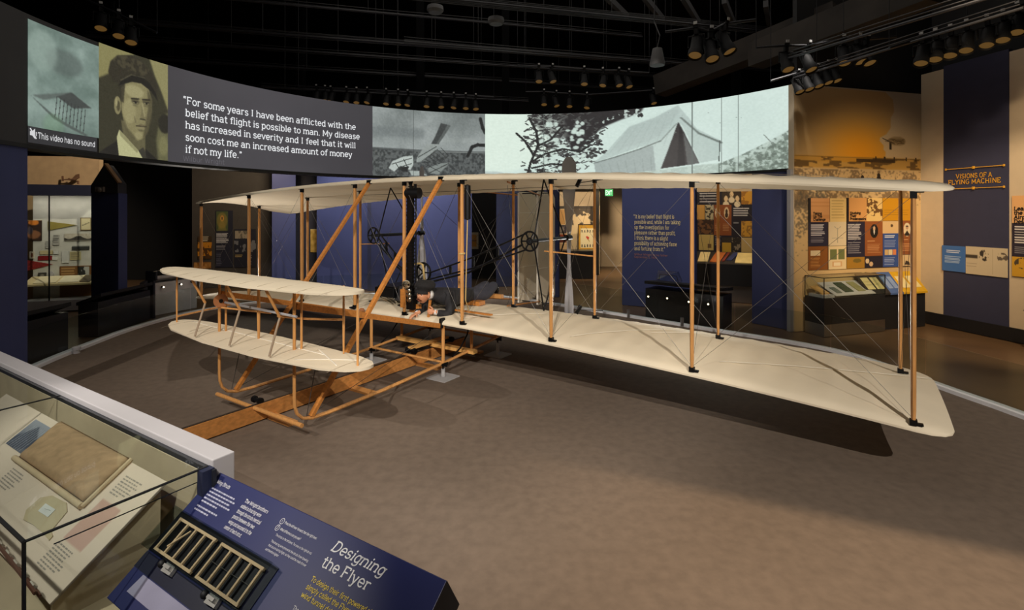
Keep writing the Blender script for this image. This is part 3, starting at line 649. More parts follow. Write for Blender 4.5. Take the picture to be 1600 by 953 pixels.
# ---- navy curved walls below and beyond the screen
def cwall(u0, u1, r, z1, name, m=M_navy, z0=0):
    b = MB(); curved_wall(b, cyl(u0, r), cyl(u1, r), r, r+.12, z0, z1, 8); return struct(b.build(name, m))
cwall(-90, 43, SR+.02, 3.05, 'wall_pillar_left'); cwall(972, 1086, SR+.25, 3.3, 'wall_quote'); cwall(1175, 1240, SR+.02, 3.05, 'wall_pillar_right')
struct(wallbox('wall_pillar_return', (5.22, 9.62), (5.33, 9.66), 0, 3.05, M_grey, .08))
def fwall(name, u0, D0, u1, D1, z1, m=M_navy, z0=0, th=.15):
    return struct(wallbox(name, ((u0-800)/FPX*D0, D0), ((u1-800)/FPX*D1, D1), z0, z1, m, th))
fwall('wall_navy_far_left', 425, 14.2, 462, 14.5, 4.2); fwall('wall_navy_centre', 495, 14.7, 737, 15.2, 4.2); fwall('wall_navy_recess', 462, 15.4, 496, 15.4, 4.2, mat('charcoal_wall', (40, 40, 50), .7))
fwall('door_1', 580, 14.62, 630, 14.72, 3.0, mat('navy_door_leaf', (40, 46, 84), .6), th=.05); fwall('trim_2', 574, 14.60, 580, 14.62, 3.1, mat('navy_door_frame', (34, 38, 66), .6), th=.06)
fwall('wall_navy_mid', 776, 15.4, 812, 15.5, 4.2, mat('dark_navy_wall', (36, 42, 74), .75)); fwall('wall_navy_right', 850, 13.6, 873, 13.5, 3.6)
fwall('wall_dark_gap', 735, 17.2, 780, 17.2, 4.2, M_dark); fwall('wall_dark_gap_right', 808, 17, 870, 17, 4.2, M_dark)
fwall('wall_dark_left', 300, 15.0, 426, 15.6, 4.4, mat('charcoal_gallery_wall', (62, 58, 56), .7)); fwall('wall_black_opening', 140, 17, 302, 17, 5, mat('black_drape', (6, 6, 7), .9))
fwall('wall_beige_far', 925, 21, 980, 21, 3.2, M_beige); fwall('wall_mural_far', 868, 18.5, 937, 18.5, 3.25, M_beige); fwall('wall_over_exit', 860, 18.0, 980, 18.0, 4.8, M_black, z0=3.3)
fwall('trim_3', 930, 18.2, 936, 18.2, 3.3, M_black); fwall('wall_photos_far', 1080, 14.6, 1180, 14.0, 3.4, M_beige)
fwall('wall_cabinet_left', 36, 12.4, 155, 12.6, 3.6, mat('tan_wall_paint', (190, 160, 120), .8))

# ================================================================== the biplane
M_cloth = mat('cream_muslin', (232, 218, 192), .85, var=.05, scale=2.2, spec=.15)
M_seam = mat('muslin_seam', (244, 236, 220), .85, var=.02)
M_spruce = mat('varnished_spruce', (208, 150, 88), .42, var=.16, scale=5, stretch=(9, 9, 1))
M_spruce2 = mat('dark_varnished_spruce', (194, 126, 60), .4, var=.18, scale=5, stretch=(2, 9, 9))
M_ply = mat('plywood_disc', (168, 108, 66), .5)
M_iron = mat('black_iron', (26, 26, 28), .45, .6)
M_wire = mat('bracing_wire', (120, 116, 110), .5, .5)
M_darkwire = mat('dark_wire', (70, 66, 62), .5, .5)
M_alu = mat('painted_aluminium', (184, 184, 190), .45, .15, var=.06, scale=3)
M_brass = mat('polished_nickel', (226, 216, 190), .18, 1)
M_hose = mat('tan_rubber_hose', (206, 176, 112), .6)
FLY = empty('biplane', F0, YAW)
tag(FLY, 'cream cloth and spruce wire-braced biplane standing in the middle of the platform', 'aeroplane')
WX = [-5.761, -4.003, -2.393, -1.056, 0, 1.056, 2.393, 4.003, 5.761]; RY = 1.268
def interp(t, P):
    for (a, x), (b_, y) in zip(P, P[1:]):
        if t <= b_: return x+(y-x)*(t-a)/(b_-a)
    return P[-1][1]
CAM = [(0, 0), (.08, .014), (.25, .036), (.45, .054), (.65, .062), (.85, .061), (1.05, .054), (1.268, .040), (1.45, .015), (1.62, -.018), (1.8, -.055), (1.98, -.098)]
THK = [(0, .018), (.02, .040), (.06, .050), (.3, .052), (.65, .042), (1.27, .028), (1.6, .016), (1.98, .008)]
def warp(X, y): return .078*(X/5.76)*(y/RY)**1.4
def droop(X): return -.262*(X/5.761)**2
def z_under(X, y): return droop(X)+interp(y, CAM)+warp(X, y)       # add 1.905 for the upper wing, -.045 for the lower
def z_upper(X, y): return 1.905+z_under(X, y)
def z_lower(X, y): return -.047+z_under(X, y)+interp(y, THK)+.005
YS = [0, .02, .06, .12, .25, .4, .55, .7, .85, 1.05, 1.268, 1.4, 1.52, 1.64, 1.76, 1.87, 1.94, 1.98]
def half(y):
    if y < .12: return 6.03-.15*(1-math.sqrt(max(0, 1-((.12-y)/.12)**2)))
    if y < 1.25: return 6.03
    t = (y-1.25)/.73; return 6.03-.62*(1-math.sqrt(max(0, 1-t**2.2)))
def wing(name, z0):
    N = 240; V = []; F = []; ny = len(YS)
    for side in (0, 1):
        for j, y in enumerate(YS):
            for i in range(N+1):
                X = half(y)*(-1+2*i/N); r = abs(math.sin(PI*X/.305)); e = (y/1.98)**4
                yy = y-.02*e*(1-r) if False else y-.016*e*r
                edge = min(1, (half(y)-abs(X))/.10)
                th = interp(y, THK)*(.35+.65*edge); z = z0+z_under(X, y)+interp(y, THK)*.5
                z += (th*.5-.012*r*min(1, y/.3) if side else -th*.5+.003*r*min(1, y/.3))
                V.append((X, yy, z))
    W = N+1; off = ny*W
    for j in range(ny-1):
        for i in range(N):
            a = j*W+i; F.append((a, a+W, a+W+1, a+1)); F.append((off+a, off+a+1, off+a+W+1, off+a+W))
    for i in range(N): F.append((i, i+1, off+i+1, off+i)); a = (ny-1)*W+i; F.append((a, off+a, off+a+1, a+1))
    for j in range(ny-1):
        a = j*W; F.append((a, off+a, off+a+W, a+W)); a = j*W+N; F.append((a, a+W, off+a+W, off+a))
    b = MB(); b.add(V, F); return b.build(name, M_cloth, FLY, smooth=True)
UW = wing('upper_wing', 1.905); LW = wing('lower_wing', -.047)
UW['label'] = 'upper wing, arched cream cloth'; LW['label'] = 'lower wing, cream cloth with diagonal seams'
def seam(parent, zf, a, b_, wd=.009, up=.004, m=M_seam):
    b = MB(); n = 16; P = [(a[0]+(b_[0]-a[0])*i/n, a[1]+(b_[1]-a[1])*i/n) for i in range(n+1)]
    b.tube([(x, y, zf(x, y)+up) for x, y in P], wd*.5, 6, flat=.45); return b.build('seam', m, parent, smooth='all')
for x0, y0, x1, y1 in ((.95, .18, 1.75, 1.05), (2.55, .2, 3.6, 1.5), (3.3, .9, 3.9, 1.55), (4.2, .35, 6.0, 1.25), (-1.5, .2, -.9, 1.0), (-3.2, .3, -2.2, 1.3)): seam(LW, z_lower, (x0, y0), (x1, y1))
seam(UW, lambda x, y: z_upper(x, y)+interp(y, THK), (4.1, .1), (5.2, .75))
def zt(X, y): return z_lower(X, y)
# ---- interplane struts with their fittings
for row, y in (('front', .03), ('rear', RY)):
    for X in WX:
        b = MB(); r = .019 if row == 'front' else .017
        zb, ztp = z_lower(X, y)-.004, z_upper(X, y)+.002
        b.tube([(X, y, zb), (X, y, zb+.12), (X, y, (zb+ztp)/2), (X, y, ztp-.12), (X, y, ztp)], [r*.75, r, r*1.1, r, r*.75], 10, flat=1.55, up=(0, 1, 0))
        s = b.build('strut', M_spruce, FLY, smooth=True)
        b = MB(); b.box((X, y, zb+.02), (.05, .05, .045)); b.box((X+.035*(1 if X >= 0 else -1), y, zb+.008), (.06, .04, .016)); b.build('fitting', M_iron, s)
        b = MB(); b.box((X, y, ztp-.035), (.045, .05, .06)); b.box((X+.03*(1 if X >= 0 else -1), y, ztp-.01), (.075, .045, .018)); b.build('fitting', M_iron, s)
# ---- bracing wires
WIRE_R = .0018
def wire(p, q, m=M_wire, r=WIRE_R, name='bracing_wire'):
    b = MB(); b.tube([p, q], r, 5); return b.build(name, m, FLY)
for y in (.03, RY):
    for a, c in zip(WX, WX[1:]):
        if a == -1.056 and y == .03 or (c == 1.056 and y == .03): 
            wire((a, y, z_upper(a, y)-.04), (c, y, z_lower(c, y)+.04)); continue
        wire((a, y, z_upper(a, y)-.04), (c, y, z_lower(c, y)+.04)); wire((c, y, z_upper(c, y)-.04), (a, y, z_lower(a, y)+.04))
for X in WX:
    wire((X, .05, z_upper(X, .05)-.05), (X, RY-.02, z_lower(X, RY)+.05), M_darkwire); wire((X, RY-.02, z_upper(X, RY)-.05), (X, .05, z_lower(X, .05)+.05), M_darkwire)
wire((-2.39, RY-.03, z_upper(-2.39, RY)-.09), (2.39, RY-.03, z_upper(2.39, RY)-.09), M_darkwire, .004, 'warping_cable')
# ---- front elevator
def canard(name, yc, hw, z0):
    V = []; F = []; N = 72; R = 8
    for side in (0, 1):
        for j in range(R+1):
            t = -1+2*j/R; y = yc+hw*t
            xm = 1.77*(1-abs(t)**2.3)**(1/3.0) if abs(t) < 1 else .25
            xm = max(xm, .5)
            for i in range(N+1):
                X = xm*(-1+2*i/N); r = abs(math.sin(PI*X/.30)); th = .020*(1-abs(t)**3)+.008
                V.append((X, y, z0-.028*t*t-.0*X+(th*.5-.003*r if side else -th*.5)))
    W = N+1; off = (R+1)*W
    for j in range(R):
        for i in range(N):
            a = j*W+i; F.append((a, a+W, a+W+1, a+1)); F.append((off+a, off+a+1, off+a+W+1, off+a+W))
    for i in range(N): F.append((i, i+1, off+i+1, off+i)); a = R*W+i; F.append((a, off+a, off+a+1, a+1))
    for j in range(R): a = j*W; F.append((a, off+a, off+a+W, a+W)); a = j*W+N; F.append((a, a+W, off+a+W, off+a))
    b = MB(); b.add(V, F); return b.build(name, M_cloth, FLY, smooth=True)
ELU = canard('upper_elevator', -2.27, .29, .775); ELL = canard('lower_elevator', -2.17, .31, .095)
ELU['label'] = 'upper front elevator surface'; ELL['label'] = 'lower front elevator surface'
zl = lambda x, y: .097-.028*((y+2.17)/.31)**2
for x0, y0, x1, y1 in ((-1.55, -2.10, 1.15, -2.15), (.9, -2.05, 1.5, -2.30), (1.0, -2.38, 1.55, -2.08)): seam(ELL, zl, (x0, y0), (x1, y1), .016, .012)
M_tape = mat('rib_tape', (176, 158, 132), .8)
zu_ = lambda x, y: .775-.028*((y+2.27)/.29)**2
for k in range(-5, 6):
    X = k*.31; seam(ELU, zu_, (X, -2.52), (X, -2.05), .0045, .012, M_tape)
    if k % 2: seam(ELL, zl, (X, -2.44), (X, -1.92), .0035, .012, M_tape)
def rod(name, pts, r, m=M_spruce, flat=1.0, n=8, up=None, parent=None):
    b = MB(); b.tube(pts, r, n, flat=flat, up=up); return b.build(name, m, parent or FLY, smooth=True)
for X, y, r in ((-1.66, -2.22, .011), (0, -2.14, .016), (1.22, -2.0, .011), (1.66, -2.2, .012)): rod('elevator_strut', [(X, y, .10), (X, y, .44), (X, y, .76)], [r*.8, r*1.15, r*.8])
for X in (-.71, 0, .71):
    rod('elevator_hinge_arm', [(X, -2.50, .76), (X, -2.345, .455)], .014, M_spruce); rod('elevator_hinge_arm', [(X, -2.345, .455), (X, -2.455, .10)], .011, mat('grey_painted_wood', (170, 150, 128), .5))
rod('pivot_shaft', [(-.80, -2.2, .455), (.76, -2.2, .44)], .013, M_alu)
rod('control_rod', [(.40, -2.17, .40), (.80, -2.1, .405), (1.22, -2.0, .43)], .011); rod('control_rod', [(-.62, -2.25, .40), (.0, -2.0, .36)], .010); rod('control_rod', [(-.72, -2.62, .35), (-1.0, -1.8, .35)], .010)
b = MB(); b.lathe([(.02, -.012), (.073, -.012), (.076, 0), (.073, .012), (.02, .012)], (-.585, -2.24, .475), (1, -.25, 0), 28); wh = b.build('elevator_pulley', M_ply, FLY, smooth=True)
b = MB(); b.lathe([(.022, -.02), (.022, .02)], (-.585, -2.24, .475), (1, -.25, 0), 12); b.build('hub', M_iron, wh)
# ---- skids, uprights, long braces, booms
for s in (-1, 1):
    X = .71*s
    P = [(X, -2.19, .76), (X, -2.19, .1), (X, -2.19, -.36), (X, -2.185, -.46), (X, -2.16, -.54), (X, -2.10, -.605), (X, -2.0, -.638), (X, -1.8, -.648), (X, -1.0, -.635), (X, 0, -.585), (X, 1.2, -.505), (X, 1.85, -.45)]
    sk = rod('skid', P, [.014, .014, .015, .015, .016, .017, .019, .020, .020, .020, .020, .017], M_spruce, 1.3, 8, (1, 0, 0))
    rod('doubler_strut', [(X+.045, -2.14, .74), (X+.045, -2.14, -.02)], .012)
    b = MB(); b.bar((X, -2.0, -.62), (X, .02, 1.925), .055, .036, (0, 1, 0)); br = b.build('skid_brace', M_spruce2, FLY)
    b = MB(); b.box((X, .01, 1.92), (.07, .05, .06)); b.build('fitting', M_iron, br)
    b = MB(); b.bar((X, .03, -.075), (X, -2.17, .535), .035, .062); b.build('boom', M_spruce2, FLY)
    for y, zb, za in ((.05, -.575, -.05), (.68, -.545, .0), (1.3, -.495, -.02)): rod('skid_post', [(X, y, zb), (X, y, za)], .021 if y < 1 else .017, M_spruce, 1.2)
    rod('skid_strap', [(X, .66, -.08), (X, .58, -.30), (X, .42, -.46), (X, .24, -.545)], .011, M_iron)
    wire((X, -2.05, -.60), (X, -1.9, .08), M_darkwire, .004); wire((X, -2.0, -.6), (X, .0, -.10), M_darkwire, .003)
b = MB(); b.tube([(-.74, -2.2, -.615), (.85, -2.2, -.615)], .022, 10); b.build('front_crossbar', M_spruce, FLY, smooth=True)
for y, z in ((.05, -.57), (1.3, -.49)): rod('skid_crossbar', [(-.71, y, z), (.71, y, z)], .022, M_spruce, .8)
b = MB(); b.bar((-.72, .04, -.075), (.74, .04, -.075), .03, .05); b.build('leading_edge_beam', M_spruce2, FLY)
b = MB(); b.bar((-.68, .66, -.09), (.72, .66, -.09), .03, .04); b.build('skid_crossbar', M_spruce2, FLY)
b = MB(); b.box((.72, .02, -.03), (.03, .09, .13)); b.build('strap', M_iron, FLY)
b = MB(); b.bar((.66, .36, .088), (1.34, .30, .10), .05, .02); b.build('hand_rail', M_spruce2, FLY)
# ---- radiator and its tank on the centre strut
b = MB(); b.box((.055, .10, 1.02), (.10, .05, 1.58))
for k in range(30): b.box((.055, .10, .27+k*.052), (.116, .062, .016))
rad = b.build('radiator', M_iron, FLY); rad['label'] = 'tall narrow black radiator beside the centre strut'
b = MB(); b.lathe([(.02, -.13), (.075, -.12), (.078, .12), (.02, .13)], (.09, .10, 1.74), (1, .2, 0), 18); b.build('header_tank', M_iron, rad, smooth=True)
b = MB(); b.lathe([(.018, 0), (.02, .05), (.045, .14), (.045, .15)], (.055, .10, 1.80), (0, 0, 1), 14); b.lathe([(.02, 0), (.022, .06), (.03, .07)], (.15, .10, 1.80), (0, 0, 1), 12); b.build('filler_funnel', M_iron, rad, smooth=True)
b = MB(); b.tube([(.13, .13, 1.72), (.13, .13, .45)], .011, 8); b.build('water_pipe', M_iron, rad)
# ---- fuel tank on the next strut
b = MB(); b.lathe([(.01, -.235), (.042, -.22), (.045, 0), (.042, .22), (.01, .235)], (1.115, .07, 1.60), (0, 0, 1), 16); tk = b.build('fuel_tank', M_iron, FLY, smooth=True)
b = MB(); b.tube([(1.115, .07, 1.37), (1.10, .07, .9), (1.075, .08, .3), (1.0, .25, .12)], .007, 6); b.build('fuel_pipe', M_hose, tk)
b = MB(); b.tube([(1.056, .03, .915), (1.056, .03, .935)], .036, 10, flat=1.3, up=(0, 1, 0)); b.build('strap', M_hose, tk)
# ---- engine
ENG = bpy.data.objects.new('engine', None); COL.objects.link(ENG); ENG.parent = FLY; ENG['label'] = 'black four-cylinder engine on the lower wing'
b = MB(); b.box((-.72, .62, .22), (.42, .62, .15)); b.box((-.72, .62, .305), (.36, .56, .02)); b.build('cylinder_block', M_iron, ENG, bev=.015)
b = MB(); b.box((-.46, .66, .20), (.26, .56, .22)); b.build('crankcase', mat('dull_cast_alloy', (70, 70, 74), .5, .4), ENG, bev=.03)
for k in range(4):
    b = MB(); b.lathe([(.062, 0), (.062, .2), (.05, .23), (.02, .235)], (-.48, .40+.155*k, .25), (-1, 0, 0), 14); b.build('cylinder', M_iron, ENG, smooth=True)
for x in (-.92, -.36):
    for y in (.35, .9): b = MB(); b.tube([(x, y, .2), (x-.07*(1 if x < -.5 else 0), y-.03, .05)], .018, 8); b.box((x-.08*(1 if x < -.5 else 0), y-.03, .055), (.1, .05, .015)); b.build('leg', M_iron, ENG)
for k in range(4): rod('push_rod', [(-.92, .34+.12*k, .16-.01*k), (-.50, .30+.05*k, .06)], .007, M_brass, parent=ENG)
b = MB(); b.ring((-.52, .98, .48), (0, 1, 0), .15, .02, 32, 8)
for k in range(5): t = 2*PI*k/5; b.bar((-.52, .98, .48), (-.52+.15*math.cos(t), .98, .48+.15*math.sin(t)), .02, .02, (0, 1, 0))
b.build('flywheel', M_iron, ENG, smooth=True)
b = MB(); b.lathe([(.01, -.02), (.06, -.02), (.064, 0), (.06, .012), (.045, .014), (.03, .03), (.01, .032)], (.05, .02, .44), (.5, -.85, .1), 20); mg = b.build('magneto_disc', M_brass, ENG, smooth=True)
for k in range(3): b = MB(); b.lathe([(.01, -.03), (.034, -.02), (.034, .02), (.01, .03)], (.075+.005*k, .05, .34-.06*k), (.3, -1, 0), 12); b.build('oil_cup', M_brass, ENG, smooth=True)
b = MB(); b.box((.08, .10, .18), (.12, .10, .20)); b.build('pump_box', M_iron, ENG)
b = MB(); b.box((.10, .15, .09), (.18, .06, .12)); b.build('engine_bearer', M_spruce2, ENG)
b = MB(); b.box((0.0, .0, .24), (.07, .03, .26)); b.build('mounting_block', M_spruce2, ENG)
rod('hose', [(-.40, .55, .40), (-.40, .55, .62), (-.37, .55, .655), (-.18, .55, .68), (-.13, .55, .66), (-.115, .55, .60), (-.09, .55, .38)], .016, M_hose, parent=ENG)
rod('exhaust_pipe', [(-.50, .8, .30), (-.36, .8, .44), (-.28, .8, .34), (-.24, .8, .20)], .022, mat('dull_cast_alloy', (70, 70, 74), .5, .4), parent=ENG)
# ---- propellers, shafts, sprockets, chain guides
def propeller(X, hand):
    zc = 1.06; yc = 2.08; V = []; F = []; n = 26; m = 10
    for i in range(n+1):
        t = -1+2*i/n; r = 1.29*t; a = abs(t)
        ch = interp(a, [(0, .035), (.08, .04), (.2, .06), (.5, .095), (.8, .115), (.94, .11), (.985, .085), (1, .05)])
        th = interp(a, [(0, .035), (.1, .034), (.3, .02), (.7, .011), (1, .006)])
        tw = math.radians(interp(a, [(0, 62), (.3, 48), (.6, 30), (1, 20)]))*(1 if t > 0 else -1)*hand
        off = .25*ch*(1 if a > .15 else 0)
        for k in range(m):
            q = 2*PI*k/m; x = ch*math.cos(q)*(1 if t > 0 else -1)*hand+off*0; y = th*math.sin(q)
            V.append((X+x*math.cos(tw)-y*math.sin(tw), yc+x*math.sin(tw)+y*math.cos(tw), zc+r))
    for i in range(n):
        for k in range(m): F.append((i*m+k, i*m+(k+1) % m, (i+1)*m+(k+1) % m, (i+1)*m+k))
    F += [tuple(range(m))[::-1], tuple(n*m+k for k in range(m))]
    b = MB(); b.add(V, F); p = b.build('propeller', M_alu, FLY, smooth=True)
    b = MB(); b.lathe([(.02, -.10), (.045, -.09), (.045, .05), (.03, .07)], (X, yc, zc), (0, 1, 0), 16); b.build('hub', M_iron, p, smooth=True)
    return p
for X, hand in ((1.587, 1), (-1.587, -1)):
    propeller(X, hand); zc = 1.06
    b = MB(); b.tube([(X, .86, zc), (X, 1.98, zc)], .027, 12); sh = b.build('propeller_shaft', mat('dark_steel_tube', (52, 54, 58), .35, .7), FLY, smooth=True)
    b = MB(); b.ring((X, .87, zc), (0, 1, 0), .135, .014, 32, 6); b.ring((X, .87, zc), (0, 1, 0), .045, .012, 16, 6)
    for k in range(6): t = 2*PI*k/6; b.bar((X+.03*math.cos(t), .87, zc+.03*math.sin(t)), (X+.13*math.cos(t), .87, zc+.13*math.sin(t)), .018, .02, (0, 1, 0))
    b.build('sprocket', M_iron, FLY, smooth=True)
    for y in (.98, 1.95):
        for zz_, up in ((z_upper(X, 1.27), 1), (z_lower(X, 1.27), -1)): rod('propeller_support', [(X, y, zc), (X, 1.27, zz_)], .011, M_iron)
    b = MB(); xo = X/abs(X)
    for dz in (.115, -.115):
        a0 = Vector((X-.05*xo, .88, zc+dz)); a1 = Vector((-.54+.18*xo, .95, .43+dz*.45)); b.tube([a0, a0.lerp(a1, .5)-Vector((0, 0, .035)), a1], .013, 8)
    a0 = Vector((X-.12*xo, .88, zc-.05)); a1 = Vector((-.54+.22*xo, .95, .34)); b.tube([a0, a0.lerp(a1, .55)-Vector((0, 0, .09)), a1], .016, 8)
    for t in (.25, .5, .75):
        q = Vector((X-.1*xo, .88, zc)).lerp(Vector((-.54+.18*xo, .95, .43)), t); b.box(q-Vector((0, 0, .03)), (.035, .03, .17*(1-.4*t)))
    b.build('chain_guide', M_iron, FLY, smooth=True)
    ox = 2.393*xo; rod('shaft_stay', [(X+.02*xo, 1.25, .90), (ox, RY, .90-.04)], .010, M_spruce)
# ---- twin rudders and their booms
for X in (-.22, .22):
    b = MB(); V = []; zt_, zb_ = 1.87, -.36; y0, y1 = 3.42, 4.12
    out = [(y0+.02, zb_), (y1-.1, zb_), (y1, zb_+.12), (y1, zt_-.12), (y1-.1, zt_), (y0+.02, zt_), (y0, zt_-.05), (y0, zb_+.05)]
    b.prism([(X-.011, y, z) for y, z in out], (.022, 0, 0)); ru = b.build('rudder', M_cloth, FLY, bev=.006)
    b = MB()
    for z in (-.2, .35, .9, 1.45): b.box((X, (y0+y1)/2, z), (.028, .66, .012))
    b.box((X, y0+.0, .75), (.034, .022, 2.2)); b.build('frame', M_seam, ru)
for s in (-1, 1):
    rod('rudder_boom', [(.95*s, RY, z_upper(.95, RY)-.02), (.22*s, 3.5, 1.80)], .013, M_spruce2); rod('rudder_boom', [(.95*s, RY, z_lower(.95, RY)), (.22*s, 3.5, -.30)], .013, M_spruce2)
for z in (1.84, -.33): rod('rudder_crossbar', [(-.42, 3.55, z), (.42, 3.55, z)], .012, M_darkwire); rod('rudder_crossbar', [(-.28, 3.95, z), (.28, 3.95, z)], .010, M_darkwire)
for s in (-1, 1): wire((.95*s, RY, 1.88), (-.25*s, 3.5, -.3), M_darkwire, .003); wire((.95*s, RY, .05), (.25*s, 3.5, 1.8), M_darkwire, .003)
# ---- controls beside the pilot
b = MB(); b.bar((.43, .06, -.03), (.43, .10, .24), .032, .022, (0, 1, 0)); b.build('control_lever', M_spruce2, FLY)
b = MB(); b.box((.40, 1.60, .10), (.46, .07, .06)); b.build('foot_rest', mat('pale_pine', (224, 160, 92), .5), FLY)
b = MB(); b.box((.37, 1.02, .08), (.56, .16, .06)); b.build('hip_cradle', M_spruce2, FLY)
b = MB(); b.box((-1.05, -.02, .0), (.12, .03, .02)); b.build('instrument_plate', M_iron, FLY)
b = MB(); b.lathe([(.01, -.01), (.05, -.008), (.05, .008), (.01, .01)], (-.80, -.06, -.02), (.3, -1, .2), 18); b.build('control_pulley', M_ply, FLY, smooth=True)
for X in (2.20, 2.20):
    pass
for z in (z_upper(2.15, 1.27)-.05, z_lower(2.15, 1.27)+.07):
    b = MB(); b.box((2.12, 1.33, z), (.05, .03, .13), Matrix.Rotation(.5, 3, 'Y')); b.build('cable_pulley_block', M_iron, FLY); rod('control_rod', [(2.15, 1.33, z), (2.5, 1.30, z+.03)], .006, M_iron)
# ================================================================== launching rail
RAIL = empty('launching_rail', loc(0, -1, -.78), YAW); tag(RAIL, 'long wooden launching rail lying under the biplane on small crossties', 'rail')
M_rail = mat('rail_timber', (200, 136, 72), .5, var=.2, scale=4, stretch=(8, 1, 8))
def fk(o): return keep(o, RAIL)
b = MB(); V = []
def FB(b): b.v = [tuple(loc(*p)) for p in b.v]; return b
b = MB(); b.box((0, -.85, -.68), (.055, 4.5, .17)); fk(FB(b).build('beam', M_rail)); b = MB(); b.box((0, -.85, -.592), (.03, 4.5, .006)); fk(FB(b).build('iron_cap', mat('rusty_cap', (70, 58, 48), .6, .5)))
for y, dx in ((-2.0, .16), (-.92, .16), (.30, .18), (1.3, .18)): b = MB(); b.box((dx, y, -.765), (.50, .11, .03)); fk(FB(b).build('crosstie', mat('tie_timber', (196, 138, 76), .6)))
TR = empty('launching_truck', loc(0, .62, -.59), YAW); tag(TR, 'wooden crossbeam truck with small rollers sitting on the launching rail', 'truck')
b = MB(); b.box((.05, .62, -.545), (1.55, .10, .05)); keep(FB(b).build('plank', mat('pale_plank', (222, 168, 96), .55, stretch=(1, 8, 8))), TR)
b = MB(); b.box((.0, .55, -.505), (.10, .8, .03)); keep(FB(b).build('cradle_board', mat('pale_plank', (222, 168, 96), .55)), TR)
for y in (.17, 1.0): b = MB(); b.lathe([(.015, -.09), (.04, -.09), (.045, -.05), (.03, 0), (.045, .05), (.04, .09), (.015, .09)], loc(0, y, -.545), loc(1, 0, 0)-loc(0, 0, 0), 14); keep(b.build('roller', M_iron, smooth=True), TR)
b = MB(); b.lathe([(.012, -.07), (.036, -.07), (.036, -.04), (.022, -.035), (.022, .035), (.036, .04), (.036, .07), (.012, .07)], loc(-.06, -2.12, -.572), loc(1, 0, 0)-loc(0, 0, 0), 16); ro = b.build('rail_roller', M_iron, smooth=True)
tag(ro, 'small black iron roller on the rail under the front crossbar', 'roller')
# ================================================================== clear stands that carry the skids
PL = {(-.71, .05): 'left skid near the wing front edge', (.71, .05): 'right skid, nearest the viewer', (-.71, 1.35): 'left skid towards its tail', (.71, 1.35): 'right skid towards its tail'}
for (X, y), wtx in PL.items():
    zs = -.60+.06*y; st = empty('skid_stand', loc(X, y, -.78), YAW); tag(st, 'clear acrylic stand with black clamp under the '+wtx, 'stand', 'acrylic stands under the skids')
    b = MB(); b.box((X, y, -.772), (.32, .32, .014)); keep(FB(b).build('base_plate', M_frost), st)
    b = MB(); b.tube([(X, y, -.765), (X, y, zs-.06)], .028, 12); keep(FB(b).build('post', M_frost, smooth=True), st)
    b = MB(); b.tube([(X, y, zs-.07), (X, y, zs+.0)], .012, 8); b.box((X, y, zs+.005), (.07, .12, .035)); b.bar((X-.07, y, zs-.01), (X+.07, y, zs-.01), .02, .03); keep(FB(b).build('clamp', M_iron), st)

# ================================================================== the pilot figure lying on the lower wing
M_skin = mat('painted_skin', (214, 150, 112), .5, var=.04, scale=14)
M_suit = mat('charcoal_wool_suit', (40, 39, 42), .85, var=.12, scale=30, bump=.1)
M_trou = mat('slate_wool_trousers', (58, 58, 68), .8, var=.12, scale=24, bump=.1)
M_cap = mat('dark_tweed_cap', (30, 28, 28), .9, var=.2, scale=40)
M_shirt = mat('white_shirt_cotton', (232, 230, 228), .7, var=.02)
M_hair = mat('dark_brown_hair', (44, 28, 18), .7); M_mou = mat('moustache_hair', (96, 46, 22), .7)
M_shoe = mat('polished_black_leather', (22, 22, 24), .22)
PIL = empty('person', loc(.37, .9, .07), YAW)
tag(PIL, 'pilot in dark suit and flat cap lying prone on the lower wing gripping a lever', 'person')
def skin_mesh(verts, edges, radii, sub=2):
    me = bpy.data.meshes.new('tmp'); me.from_pydata(verts, edges, []); o = bpy.data.objects.new('tmp', me); COL.objects.link(o)
    sk = o.modifiers.new('s', 'SKIN'); sk.use_smooth_shade = True
    for i, r in enumerate(radii):
        me.skin_vertices[0].data[i].radius = r if isinstance(r, tuple) else (r, r)
    me.skin_vertices[0].data[0].use_root = True
    ss = o.modifiers.new('d', 'SUBSURF'); ss.levels = sub; ss.render_levels = sub
    dg = bpy.context.evaluated_depsgraph_get(); out = bpy.data.meshes.new_from_object(o.evaluated_get(dg)); bpy.data.objects.remove(o); return out
def skin_obj(name, chains, m, sub=2):
    """chains: list of lists of (point, radius); later chains may start with an index into earlier points via ('@', i)."""
    V = []; R = []; E = []
    for ch in chains:
        prev = None
        for item in ch:
            if item[0] == '@': prev = item[1]; continue
            V.append(item[0]); R.append(item[1]); i = len(V)-1
            if prev is not None: E.append((prev, i))
            prev = i
    me = skin_mesh(V, E, R, sub); me.materials.clear(); me.materials.append(m)
    o = bpy.data.objects.new(name, me); COL.objects.link(o)
    for p in me.polygons: p.use_smooth = True
    return o
XF = lambda o: keep(_tf(o), PIL)
def _tf(o):
    o.data.transform(FM); return o
